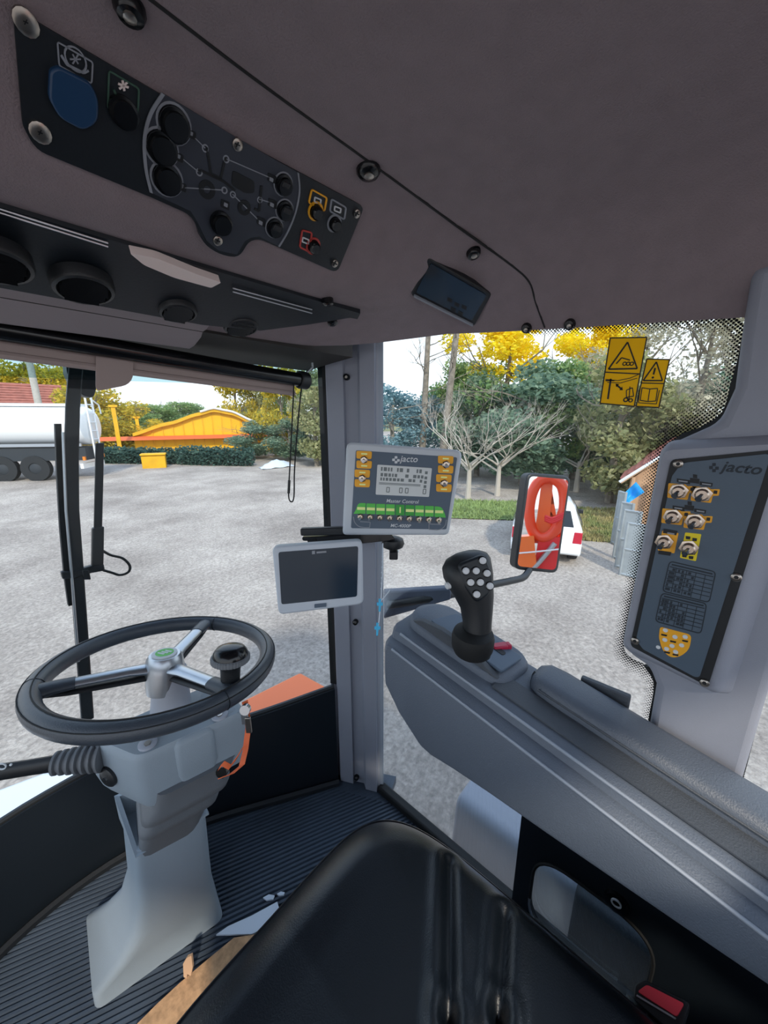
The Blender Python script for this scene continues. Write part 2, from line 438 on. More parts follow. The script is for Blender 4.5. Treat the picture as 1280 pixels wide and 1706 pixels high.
mb = MB(); mb.tube([V((p.x, p.y, zsill(p.x))) + V((*plan_n(i), 0))*.012 for i, p in enumerate(PLAN)], .008, 6)
mb.build('seal', 'rubber', g1)

# corner pillar between windscreen and side window
A, B = V((.70, .862)), V((.782, .698)); PILL = Plane((A.x, A.y, .6), (-(A-B).y, (A-B).x, 0))
if PILL.n.dot(EYE - PILL.p) < 0: PILL.n = -PILL.n
def pillar():
    def pt(px, off): q = PILL.at(px, 1000, off); return V((q.x, q.y))
    prof = [pt(546, -.02), pt(556, -.02), pt(557, 0), pt(581, 0), pt(584, -.012), pt(602, -.012), pt(605, .008), pt(626, .008), pt(629, -.004), pt(637, -.006), pt(638, -.05), pt(546, -.05)]
    mb = MB(); mb.loft([[V((*p, z)) for p in prof] for z in (.0, 1.52)])
    o = struct(mb.build('trim_1', 'trim_grey', org=(.74, .78, 0), smooth=20), 'grey corner pillar between windscreen and side window')
    mb = MB(); mb.loft([[V((*p, z)) for p in (pt(545, -.018), pt(556, -.018), pt(556, -.05), pt(545, -.05))] for z in (.40, 1.5)]); mb.build('seal', 'rubber', o)
    mb = MB(); mb.loft([[V((*p, z)) for p in (pt(627, -.002), pt(639, -.004), pt(639, -.02), pt(627, -.02))] for z in (.02, 1.5)]); mb.build('edge_strip', 'trim_light', o)
    for px, py in ((577, 628), (592, 1037), (594, 1296)):
        mb = MB(); disc(mb, PILL, px, py, .009, -.012, .004, 12, 1); s = mb.build('screw', 'gloss_black', o)
        mb = MB(); disc(mb, PILL, px, py, .004, .003, .006, 6); mb.build('screw_socket', 'screw', s)
pillar()

# right side
mb = MB(); mb.box((.782, -.03, .76), (.005, 1.50, 1.50)); g2 = struct(mb.build('window_2', 'window_glass', org=(.782, 0, .02), smooth=0), 'large side window of the cab door')
SIDE = Plane((.7775, 0, 1), (-1, 0, 0))
def edge_band(path, widths, name, parent, off=0):
    P = [V(p) for p in path]; me = bpy.data.meshes.new(name); vs = []; uv = []
    for i, p in enumerate(P):
        t = (P[min(i+1, len(P)-1)] - P[max(i-1, 0)]).normalized(); nn = V((-t.y, t.x)) * widths[i]
        vs += [SIDE.at(*p, off) - ORG[parent.name], SIDE.at(*(p + nn), off) - ORG[parent.name]]; uv += [0, 1]
    fs = [(2*i, 2*i+1, 2*i+3, 2*i+2) for i in range(len(P)-1)]
    me.from_pydata([tuple(v) for v in vs], [], fs); l = me.uv_layers.new(name='edge')
    for lp in me.loops: l.data[lp.index].uv = (uv[lp.vertex_index], 0)
    o = bpy.data.objects.new(name, me); COL.objects.link(o); me.materials.append(M['frit_dots']); o.parent = parent; o['label'] = 'fading black dot print along the glass edge'
    ORG[o.name] = ORG[parent.name]
BEDGE = cat([(880, 549), (1060, 537), (1190, 528), (1232, 533), (1243, 560), (1232, 640), (1214, 695), (1170, 722), (1128, 736), (1104, 772), (1072, 910), (1042, 1055), (1047, 1092), (1084, 1112), (1096, 1142), (1086, 1200)], 4)
BW = [14, 20, 30, 46, 44, 40, 60, 70, 46, 30, 20, 18, 22, 26, 22, 18]
edge_band(BEDGE, [BW[min(i//4, 15)]*(1-(i % 4)/4) + BW[min(i//4+1, 15)]*(i % 4)/4 for i in range(len(BEDGE))], 'frit', g2)
edge_band([(1236, 1310), (1262, 1210), (1300, 1060)], [-45, -45, -45], 'frit', g2)
mb = MB(); mb.tube([SIDE.at(*p, .002) for p in cat([(1246, 560), (1236, 640), (1219, 692), (1178, 722), (1136, 738), (1110, 772)], 4)], [.006, .007, .009, .011] + [.013]*12 + [.011]*2 + [.008]*3, 6); mb.build('seal', 'rubber', g2)
mb = MB(); mb.tube([SIDE.at(*p, .0) for p in cat([(1080, 1108), (1097, 1140), (1088, 1200), (1080, 1260)], 4)], .007, 6); mb.build('seal', 'rubber', g2)
mb = MB(); mb.box((.782, .0, .012), (.03, 1.42, .03)); struct(mb.build('baseboard_right', 'rubber', bevel=.006), 'black rubber sill along the foot of the door')

def bpillar():
    L = [(0, 1.50), (-.003, 1.43), (-.009, 1.345), (0, 1.297), (.045, 1.268), (.062, 1.243), (.068, .913), (.058, .88), (.025, .868), (.010, .838), (.004, .62)]
    Rr = [(-.122, .62), (-.122, .72), (-.122, 1.50)]
    mb = MB(); mb.prism([(.745, y, z) for y, z in L + Rr], (.032, 0, 0))
    struct(mb.build('trim_2', 'trim_grey', bevel=.012, bseg=3, org=(.76, -.05, .62)), 'grey pillar trim behind the side window')
    box = [[(.748, y, z) for y, z in rp([(.060, 1.268), (-.098, 1.285), (-.085, .868), (.064, .885)], .015)],
           [(.722, y, z) for y, z in rp([(.062, 1.263), (-.078, 1.278), (-.070, .878), (.067, .903)], .015)],
           [(.709, y, z) for y, z in rp([(.058, 1.255), (-.066, 1.270), (-.060, .890), (.063, .915)], .012)]]
    mb = MB(); mb.loft([[V(p) for p in r] for r in box])
    mb.build('panel_box', 'trim_grey', bpy.data.objects['trim_2'], smooth=50)
bpillar()
def door_low():
    """black lower door panel with a rounded glazed opening"""
    hole = rp([(.172, .262), (-.078, .262), (-.078, .012), (.172, .012)], .085, 8)
    outer = []
    for y, z in hole:
        c = V((y-.047, z-.137)); outer.append(c)
    rings = []
    for x in (.765, .781):
        rings.append([V((x, y, z)) for y, z in hole])
    big = []
    for y, z in hole:
        # project out to the rectangle
        dy, dz = y-.047, z-.137
        k = min((.168 if dy > 0 else .60) / abs(dy) if abs(dy) > 1e-6 else 99, (.47 if dz > 0 else .136) / abs(dz) if abs(dz) > 1e-6 else 99)
        big.append((.047 + dy*k, .137 + dz*k))
    mb = MB(); n = len(hole)
    mb.loft([[V((.765, y, z)) for y, z in big], rings[0], rings[1], [V((.781, y, z)) for y, z in big]], cap=False)
    o = struct(mb.build('wall_right', 'black_panel', org=(.775, 0, 0), smooth=30), 'black lower door panel with a rounded glazed opening')
    mb = MB(); mb.prism([(.776, y, z) for y, z in hole], (.003, 0, 0)); mb.build('pane', 'window_glass', o)
    mb = MB(); mb.tube([V((.764, y, z)) for y, z in hole], .004, 6, closed=True); mb.build('rim', 'rubber', o)
    lo = [(y, z) for y, z in hole if z < .11 and y > -.04]
    mb = MB(); mb.tube([V((.762, y, z + .003)) for y, z in lo], .0035, 6); mb.build('bright_rim', 'alu', o)
    pl = Plane((.765, 0, 0), (-1, 0, 0))
    mb = MB(); disc(mb, pl, 1027, 1505, .024, .0, .012, 18, 1); k = mb.build('door_catch', 'gloss_black', o)
    mb = MB(); ring(mb, pl, 1027, 1505, .007, .010, .011, .014); mb.build('catch_mark', 'print_white', k)
door_low()
mb = MB(); mb.box((0, -.78, .38), (1.55, .04, .80)); struct(mb.build('wall_rear', 'trim_grey'), 'grey lower rear wall of the cab')
mb = MB(); mb.box((-.80, -.05, .17), (.03, 1.40, .38)); struct(mb.build('wall_left', 'black_panel'), 'black lower wall on the left of the cab')

# ceiling: front console and side header swept round the corner
FP = [(.36, 1.60), (.395, 1.597), (.420, 1.588), (.482, 1.525), (.505, 1.512), (.54, 1.503), (.556, 1.503), (.60, 1.500), (.66, 1.475), (.72, 1.455)]
SP = [(.50, 1.60), (.58, 1.598), (.63, 1.592), (.67, 1.577), (.70, 1.556), (.722, 1.533), (.74, 1.512), (.754, 1.49), (.766, 1.468), (.776, 1.443)]
def ceiling():
    cx, cy = .42, .06; rings = []
    for x in (-.80, -.4, 0, .2, .32, cx): rings.append([V((x, y, z)) for y, z in FP])
    N = 14
    for i in range(1, N):
        f = math.pi/2 * i/N; s = f/(math.pi/2); s = s*s*(3-2*s); r = []
        for k, ((y, z), (x, z2)) in enumerate(zip(FP, SP)):
            a, b = y - cy, x - cx
            # squarish corner: superellipse radius between the two distances
            p = 2.0 + 1.6 * k/9
            rad = 1 / ((abs(math.cos(f))/a)**p + (abs(math.sin(f))/b)**p) ** (1/p)
            px, py = cx + rad*math.sin(f), cy + rad*math.cos(f)
            s3 = min(1, s*2.6); zz = z*(1-s3) + z2*s3 + max(0, k-5)/4 * .085 * py * s3
            r.append(V((px, py, zz)))
        rings.append(r)
    for y in (cy, -.1, -.3, -.8):
        rings.append([V((x, y, z + max(0, k-5)/4 * (.085*min(y, .7) if y > -.1 else -.01))) for k, (x, z) in enumerate(SP)])
    mb = MB(); mb.loft(rings, closed=False, cap=False)
    return mb, [r[0] for r in rings]
cmb, rim0 = ceiling(); CEIL = None
cm2 = MB(); cm2.add(cmb.v, cmb.f); cm2.add([tuple(p) for p in rim0] + [(-.80, -.8, 1.60)], [tuple(range(len(rim0)+1))])
CEIL = cm2.bvh()
ceil_o = struct(cm2.build('ceiling', 'headliner', org=(0, 0, 1.6), smooth=50, fixn=False), 'dark grey moulded headliner with overhead front console')
def cast(px, py, tree=CEIL):
    d = ray(px, py).normalized(); h = tree.ray_cast(EYE, d)
    if h[0] is None: h = tree.find_nearest(EYE + d)
    nn = h[1].normalized()
    return h[0], (nn if nn.dot(EYE - h[0]) > 0 else -nn)
# headliner seam
path = []
for p in cat([(200, -40), (420, 128), (613, 268), (760, 376), (850, 440), (882, 470), (893, 505), (908, 546)], 6):
    h, nn = cast(*p); path.append(h - nn*.0008)
mb = MB(); mb.tube(path, .0021, 6); mb.build('seam', 'rubber', ceil_o)
# roof shell above, header behind the blind, corner soffit
mb = MB(); mb.prism([(p.x + plan_n(i).x*.05, p.y + plan_n(i).y*.05, 1.635) for i, p in enumerate(PLAN)] + [(.86, .70, 1.635), (.86, -.86, 1.635), (-.88, -.86, 1.635)], (0, 0, .10))
struct(mb.build('roof', 'white_paint', bevel=.02), 'roof shell of the cab')
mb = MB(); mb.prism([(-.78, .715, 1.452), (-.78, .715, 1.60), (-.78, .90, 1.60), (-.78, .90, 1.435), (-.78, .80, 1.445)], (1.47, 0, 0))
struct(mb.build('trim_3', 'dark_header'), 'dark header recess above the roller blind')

# ================================================================ overhead fittings
OH = Plane((0, .451, 1.5565), (0, -.063, -.062))     # sloped face of the overhead console
def overhead_panel():
    T = thing('switch_panel', 'long black overhead switch panel with cab and lamp diagram', 'switch panel', OH.at(330, 240))
    out = rp([(22, 14, 18), (395, 232, 2), (607, 345, 10), (562, 455, 12), (432, 398, 8), (415, 402, 22), (398, 430, 14), (365, 424, 22), (338, 405, 14), (322, 360, 20), (250, 328, 4), (60, 250, 20), (38, 210, 10)], 8, 4)
    mb = MB(); addplate(mb, OH, out, -.006, .003); mb.build('plate', 'black_panel', T, smooth=30)
    # grey diagram field
    arcL = cat([(272, 156), (251, 190), (241, 230), (243, 280), (252, 321)], 5); arcR = cat([(497, 288), (499, 320), (492, 355), (480, 385), (465, 411)], 5)
    fld = [tuple(p) for p in arcL] + [(318, 352), (330, 372), (345, 402), (365, 418), (395, 424), (408, 402), (418, 396), (432, 394)] + [tuple(p) for p in reversed(arcR)] + [(395, 230)]
    mb = MB(); addplate(mb, OH, fld, .002, .0036); mb.build('diagram_field', 'slate_ohd', T, smooth=0)
    for a_, w_ in ((arcL, 4.5), (arcR, 3.5)):
        mb = MB(); rr = [OH.at(*p, .0042) for p in a_]; mb.ribbon(rr, V((1, 0, 0)), .0028 if w_ > 4 else .0022, .0012); mb.build('arc_line', 'print_grey', T, smooth=0)
    # screws
    for px, py, r in ((43, 37, .0075), (67, 221, .0075), (396, 241, .0055), (363, 401, .0055), (595, 356, .0055), (558, 439, .0055)):
        mb = MB(); disc(mb, OH, px, py, r, .002, .0065, 14, 1); s = mb.build('screw', 'screw', T)
        mb = MB(); line(mb, OH, (px-4, py-2), (px+4, py+2), 2.2, .006, .0069); line(mb, OH, (px-2, py+4), (px+2, py-4), 2.2, .006, .0069); mb.build('screw_slot', 'print_black', s, smooth=0)
    # blue cap over the fan knob
    out = rp([(84, 118, 12), (98, 112, 6), (150, 138, 8), (165, 165, 14), (164, 205, 14), (140, 219, 12), (100, 198, 14), (82, 165, 10)], 8)
    mb = MB(); addplate(mb, OH, out, .0, .008); mb.build('blue_cover', 'blue_cap', T, bevel=.0015)
    def key(px, outline, m, kx, ky, kr, sym):
        mb = MB(); addplate(mb, OH, rp(outline, 4), .002, .004); f = mb.build('switch_field', m, T, smooth=0)
        return f
    mb = MB(); polyline(mb, OH, rp([(96, 70), (155, 104), (153, 140), (99, 110)], 5), 2.4, .003, .0042, True); polyline(mb, OH, [(102, 92), (112, 108), (140, 122), (148, 118)], 4, .003, .0042)
    ring(mb, OH, 126, 99, .0062, .0072, .003, .0042)
    for k in range(6):
        a = k*math.pi/3; line(mb, OH, (126, 99), (126 + 9*math.cos(a), 99 + 9*math.sin(a)), 2.4, .003, .0042)
    mb.build('fan_mark', 'print_grey', T, smooth=0)
    mb = MB(); polyline(mb, OH, rp([(182, 118), (232, 148), (230, 190, 14), (216, 214, 14), (196, 206, 16), (180, 180, 10)], 6, 6), 3, .003, .0042, True); polyline(mb, OH, [(190, 150), (196, 164), (222, 176)], 3.5, .003, .0042); mb.build('green_outline', 'print_green', T, smooth=0)
    mb = MB()
    for k in range(3):
        a = R(20 + 60*k); line(mb, OH, (206 - 9*math.cos(a), 143 - 9*math.sin(a)), (206 + 9*math.cos(a), 143 + 9*math.sin(a)), 3.6, .003, .0042)
    mb.build('snowflake_mark', 'lens_white', T, smooth=0)
    # knobs
    def knob(px, py, r, h=.008, ringm='print_grey', lever=None, rr=1.16):
        if ringm:
            mb = MB(); ring(mb, OH, px, py, r*1.02, r*rr, .003, .0042, 24); mb.build('ring_mark', ringm, T, smooth=0)
        c = OH.at(px, py, .003)
        mb = MB(); mb.lathe([(r, 0), (r, h*.5), (r*.82, h*.55), (r*.78, h), (r*.3, h)], c, OH.n, 20); k = mb.build('knob', 'gloss_black', T)
        if lever:
            mb = MB(); line(mb, OH, (px, py), (px+lever[0], py+lever[1]), 10, .006, .012); mb.build('knob_pointer', 'black_plastic', k, bevel=.0012)
    knob(205, 186, .0115, ringm=None)
    for px, py in ((290, 207), (269, 246), (278, 298)): knob(px, py, .0135)
    for px, py in ((472, 307), (474, 350), (457, 379)): knob(px, py, .0105, lever=(12, 5))
    knob(367, 370, .0125, h=.010, ringm=None)
    for px, py, r, m in ((526, 352, .0082, 'sticker_orange'), (557, 372, .0082, 'print_grey'), (522, 410, .0082, 'print_red')):
        c = OH.at(px, py, .003); mb = MB(); mb.lathe([(r, 0), (r, .006), (r*.7, .009)], c, OH.n, 18); k = mb.build('knob', 'gloss_black', T)
        mb = MB(); line(mb, OH, (px, py), (px+10, py+4), 9, .006, .011); mb.build('knob_pointer', 'black_plastic', k, bevel=.001)
        mb = MB(); ring(mb, OH, px, py, r*1.05, r*1.35, .003, .0042, 22); mb.build('ring_mark', m, T, smooth=0)
    for pts, m in (([(520, 316), (545, 330), (541, 352), (515, 338)], 'sticker_orange'), ([(553, 332), (577, 346), (574, 366), (550, 352)], 'print_grey'), ([(504, 384), (520, 388), (516, 420), (500, 412)], 'print_red')):
        mb = MB(); polyline(mb, OH, rp(pts, 3), 2.6, .003, .0042, True); mb.build('switch_outline', m, T, smooth=0)
        cx = sum(p[0] for p in pts)/4; cy = sum(p[1] for p in pts)/4
        mb = MB(); polyline(mb, OH, [(cx-5, cy-5), (cx+5, cy-1), (cx+4, cy+6), (cx-6, cy+2)], 2, .003, .0042, True); mb.build('switch_symbol', 'print_white', T, smooth=0)
    # lamp diagram: little lamp symbols joined by lines to the machine outline
    mb = MB()
    for a, b in (((325, 230), (342, 247)), ((306, 266), (330, 286)), ((308, 313), (372, 317)), ((378, 265), (452, 297)), ((432, 332), (452, 338)), ((388, 324), (432, 368))): line(mb, OH, a, b, 1.6, .0035, .0044)
    for x, y in ((342, 247), (332, 287), (374, 317), (388, 324), (377, 265), (433, 333)): ring(mb, OH, x, y, .0022, .0034, .0035, .0044, 12)
    mb.build('diagram_lines', 'print_grey', T, smooth=0)
    mb = MB()
    for x, y in ((320, 224), (299, 262), (304, 311), (454, 297), (455, 339), (436, 369), (376, 341)): addplate(mb, OH, rp([(x-7, y-9), (x+7, y-3), (x+6, y+10), (x-8, y+4)], 2), .0035, .0044)
    polyline(mb, OH, [(345, 246), (352, 290), (368, 298), (376, 262)], 4, .0035, .0044); polyline(mb, OH, [(330, 282), (372, 302), (392, 318)], 4, .0035, .0044)
    addplate(mb, OH, rp([(388, 284), (424, 302), (424, 322), (408, 322), (386, 308)], 5), .0035, .0044)
    polyline(mb, OH, [(436, 310), (432, 352), (424, 348)], 4, .0035, .0044)
    ring(mb, OH, 345, 316, .0035, .0088, .0035, .0044, 20); ring(mb, OH, 407, 346, .0035, .0078, .0035, .0044, 20)
    mb.build('machine_outline', 'print_black', T, smooth=0)
    for x, y in ((318, 222), (297, 260), (302, 309), (452, 299), (453, 341), (434, 371), (376, 341)):
        mb = MB(); addplate(mb, OH, rp([(x-2, y-4), (x+4, y-1), (x+3, y+5), (x-3, y+2)], 1), .0044, .005); mb.build('lamp_mark', 'print_grey', T, smooth=0)
mat('slate_ohd', '323742', .5)
overhead_panel()

# black air duct strip with round vents under the console
def duct():
    T = thing('air_duct', 'black air duct strip with round vents under the overhead console', 'air duct', (.2, .62, 1.46))
    S = []
    for x, y1, z1 in ((-.75, .665, 1.452), (.30, .665, 1.452), (.40, .655, 1.458), (.48, .615, 1.476), (.555, .566, 1.495)):
        S.append([V((x, .552, 1.4985)), V((x, .575 if x < .5 else .560, 1.490)), V((x, y1, z1)), V((x, y1, z1+.02)), V((x, .552, 1.515))])
    mb = MB(); mb.loft(S); mb.build('strip', 'black_panel', T, smooth=25)
    D1 = Plane((0, .62, 1.4715), (0, -.42, -1.0))
    for k in (0, 6):
        mb = MB(); mb.tube([D1.at(-40, 336+k, .003), D1.at(180, 405+k, .003)], .001, 6); mb.build('bright_strip', 'alu', T)
        mb = MB(); mb.tube([D1.at(388, 480+k, .003), D1.at(520, 516+k, .003)], .001, 6); mb.build('bright_strip', 'alu', T)
    mb = MB(); addplate(mb, D1, rp([(216, 422, 5), (262, 431, 8), (330, 458, 6), (369, 471, 3), (352, 480, 3), (290, 463, 8), (240, 442, 6)], 5), .001, .012); mb.build('light_lens', 'lens_white', T, bevel=.002)
    for px, py, r in ((-10, 440, .033), (140, 481, .033), (297, 520, .027), (402, 545, .030)):
        c = PZ(px, py, 1.459); ax = V((0, -.30, -1)).normalized()
        mb = MB(); mb.lathe([(r, -.012), (r, .0), (r*.95, .003), (r*.84, .004), (r*.80, -.004)], c, ax, 28); v = mb.build('round_vent', 'black_plastic', T)
        for k in (-2, -1, 0, 1, 2):
            h = r*.74*math.sqrt(1-(k/2.9)**2); mb = MB(); mb.box(c + ax*.000 + V((0, k*r*.28, -k*r*.28*.35)), (h*2, .003, .012), m=Matrix.Rotation(R(25), 3, 'X')); mb.build('louvre', 'gloss_black', v, smooth=0)
    for px, py in ((546, 498), (553, 533)):
        c, nn = cast(px, py); c = c if c.z > 1.4 else PZ(px, py, 1.49)
        mb = MB(); mb.lathe([(.010, -.003), (.010, .008), (.006, .011)], c, nn, 14); mb.build('cap', 'gloss_black', T)
duct()
# pale moulded box in front of the duct
mb = MB(); prof = rp([(.648, 1.474, .006), (.785, 1.430, .02), (.795, 1.445, .01), (.795, 1.52, .0), (.66, 1.52, .0)], .01)
mb.loft([[V((x, y + dy, z + dz)) for y, z in prof] for x, dy, dz in ((-.78, 0, 0), (.322, 0, 0), (.332, .004, .006))])
tag(mb.build('duct_housing', 'moulding', smooth=45), 'pale grey moulded housing above the roller blind', 'housing')

# roller blind
def blind():
    T = thing('roller_blind', 'black roller blind tube with pale fabric across the windscreen top', 'blind', (.2, .82, 1.40))
    mb = MB(); mb.tube([(-.70, .82, 1.474), (.605, .82, 1.399)], .0165, 16); mb.build('tube', 'gloss_black', T)
    mb = MB(); mb.tube([(.598, .82, 1.3995), (.625, .82, 1.398)], .022, 18); mb.build('end_bracket', 'black_plastic', T, bevel=.003)
    mb = MB(); mb.prism([(-.60, .834, 1.470), (.594, .834, 1.400), (.594, .834, 1.366), (-.60, .834, 1.434)], (0, .003, 0)); mb.build('fabric', 'blind', T, smooth=0)
    mb = MB(); mb.tube([(-.60, .835, 1.434), (.594, .835, 1.366)], .006, 8); mb.build('hem_bar', 'blind', T)
    pl = Plane((0, .830, 1.37), (0, -1, 0))
    mb = MB(); addplate(mb, pl, rp([(160, 590, 2), (222, 598, 2), (222, 640, 20), (160, 652, 10)], 8, 5), -.002, .001); mb.build('pull_tab', 'blind', T, smooth=0)
    c = Plane((0, .815, 1.37), (0, -1, 0))
    lp = [c.at(*p) for p in cat([(503, 640), (497, 700), (491, 780), (490, 826), (486, 836), (481, 826), (483, 780), (487, 700), (490, 640)], 5)]
    mb = MB(); mb.tube(lp, .0019, 6); mb.build('pull_cord', 'rubber', T)
    mb = MB(); mb.tube([c.at(482, 800), c.at(481, 822)], .0035, 8); mb.build('cord_joiner', 'gloss_black', T)
    mb = MB(); mb.tube([c.at(520, 598), c.at(521, 612), c.at(510, 622)], .003, 6); mb.build('spring_clip', 'alu', T)
blind()

# fixing caps in the headliner
caps = [(215, 10, .011, 'first black headliner cap at the top edge of the picture'), (614, 282, .015, 'black headliner cap above the end of the overhead panel'),
        (789, 420, .012, 'black headliner cap above the small display'), (878, 546, .010, 'black cap left of the seam foot over the side window'),
        (950, 540, .010, 'black cap right of the seam foot over the side window')]
for px, py, r, lb in caps:
    h, nn = cast(px, py); t = thing('fixing_cap', lb, 'cap', h, 'headliner fixing caps')
    mb = MB(); mb.lathe([(r, -.004), (r*1.0, .003), (r*.8, .007), (r*.3, .009)], h, nn, 18); mb.build('cap', 'gloss_black', t)
    mb = MB(); mb.lathe([(r*.42, .004), (r*.42, .0095), (r*.2, .0105)], h + nn.orthogonal().normalized()*r*.15, nn, 10); mb.build('screw_head', 'screw', t)
# small dark display in the header corner
def clock():
    c, nn = cast(752, 487); pl = Plane(c + nn*.008, nn)
    T = thing('header_display', 'small dark rectangular display set into the header corner', 'display', c)
    mb = MB(); addplate(mb, pl, rp([(713, 429), (820, 490), (790, 545), (684, 492)], 6), -.03, .004); mb.build('bezel', 'black_plastic', T, bevel=.002)
    mb = MB(); addplate(mb, pl, rp([(718, 439), (811, 492), (786, 534), (693, 487)], 4), .003, .0052); mb.build('screen', 'screen_dark', T, smooth=0)
    mb = MB(); line(mb, pl, (690, 494), (788, 543), 3, .003, .008); mb.build('lower_edge', 'print_grey', T, smooth=0)
    mb = MB()
    for x, y in ((750, 500), (762, 508), (774, 512), (756, 516), (768, 522)): addplate(mb, pl, [(x-4, y-5), (x+4, y-1), (x+3, y+5), (x-5, y+1)], .005, .0056)
    mb.build('segment_marks', 'print_black', T, smooth=0)
clock()

# ================================================================ steering
WC = V((.195, .77, .818)); WN = V((.133, .051, 1)).normalized(); WHEEL = Plane(WC, WN); WR = .2
def onwheel(px, py): return WHEEL.at(px, py)
def wheel():
    T = thing('steering_wheel', 'black leather steering wheel with three silver spokes and spinner knob', 'steering wheel', WC)
    a = V((1, 0, 0)); a = (a - WN*a.dot(WN)).normalized(); b = WN.cross(a)
    P = lambda t, r, h=0: WC + (a*math.cos(t) + b*math.sin(t))*r + WN*h
    N = 72; mb = MB(); rings = []
    for i in range(N + 1):
        t = 2*math.pi*i/N; d = a*math.cos(t) + b*math.sin(t)
        rings.append([WC + d*(WR + .0165*math.cos(u)) + WN*.0175*math.sin(u) for u in [2*math.pi*k/14 for k in range(14)]])
    mb.loft(rings, cap=False); rim = mb.build('rim', 'leather_rim', T, smooth=60)
    mb = MB(); mb.tube([P(2*math.pi*i/N, WR - .002, .0176) for i in range(N)], .0012, 5, closed=True); mb.build('stitch_seam', 'rubber', rim)
    mb = MB(); mb.tube([P(2*math.pi*i/N, WR + .0150, .0085) for i in range(N)], .0010, 5, closed=True); mb.build('stitch_seam', 'rubber', rim)
    for px, py in ((112, 1143), (338, 1045), (395, 1158)):
        q = onwheel(px, py) - WC; t = math.atan2(q.dot(b), q.dot(a)); d = a*math.cos(t) + b*math.sin(t); s = WN.cross(d)
        def sec(r, w, h, z): return [WC + d*r + s*w*math.cos(u) + WN*(z + h*math.sin(u)) for u in [2*math.pi*k/12 for k in range(12)]]
        mb = MB(); mb.loft([sec(.03, .017, .010, -.004), sec(.06, .0145, .008, .0), sec(.148, .0135, .0075, .004)]); sp = mb.build('spoke', 'alu', T)
        mb = MB(); mb.loft([sec(.140, .0155, .0095, .003), sec(.17, .016, .011, .003), sec(.196, .021, .013, .001)]); mb.build('spoke_sleeve', 'leather_rim', sp)
        mb = MB(); mb.loft([sec(.03, .013, .006, -.020), sec(.15, .010, .005, -.012), sec(.19, .010, .006, -.004)]); mb.build('spoke_back', 'black_plastic', sp)
        mb = MB(); mb.tube([P(t + .11*k, WR, 0) for k in (-1, -.98)], .0182, 14); mb.build('grip_band', 'leather', rim)
    mb = MB(); mb.lathe([(.034, -.055), (.036, -.01), (.033, .012), (.028, .020), (.0, .021)], WC, WN, 28); hub = mb.build('hub', 'alu', T)
    mb = MB(); mb.lathe([(.023, .019), (.023, .0225), (.018, .0235)], WC, WN, 24); bd = mb.build('hub_badge', 'print_white', hub)
    bp = Plane(WC + WN*.0236, WN)
    mb = MB(); ring(mb, bp, *(274, 1118), .0, .017, -.0002, .0004, 24)
    mb = MB(); mb.lathe([(.0165, .0234), (.0165, .0239)], WC, WN, 24); mb.build('badge_green_disc', 'sticker_green', bd)
    mb = MB()
    for k in (-1, 0, 1):
        c = WC + WN*.0238 + a*k*.007; mb.box(c, (.004, .016, .0008), rz=.5)
    mb.build('badge_leaf_mark', 'print_white', bd, smooth=0)
    # spinner knob on the rim side
    kp = onwheel(386, 1128); q = kp - WC; kp = WC + q.normalized()*.150
    kp = onwheel(384, 1142)
    mb = MB(); mb.lathe([(.018, -.012), (.018, .0), (.0155, .004)], kp, WN, 16); mb.build('knob_clamp', 'alu', T)
    mb = MB(); mb.lathe([(.0165, .002), (.0175, .030), (.0195, .044), (.026, .050)], kp, WN, 20); kn = mb.build('knob_stem', 'black_plastic', T)
    mb = MB(); rings = []
    for h, r in ((.048, .031), (.050, .0335), (.058, .0335), (.060, .031)):
        rings.append([kp + WN*h + (a*math.cos(2*math.pi*i/80) + b*math.sin(2*math.pi*i/80))*(r + (.0009 if i % 2 else 0)) for i in range(80)])
    mb.loft(rings); mb.build('knurled_collar', 'column_dark', kn, smooth=20)
    mb = MB(); mb.lathe([(.031, .059), (.030, .066), (.025, .073), (.015, .077), (.004, .078)], kp, WN, 28); mb.build('knob_cap', 'gloss_black', kn, smooth=80)
wheel()
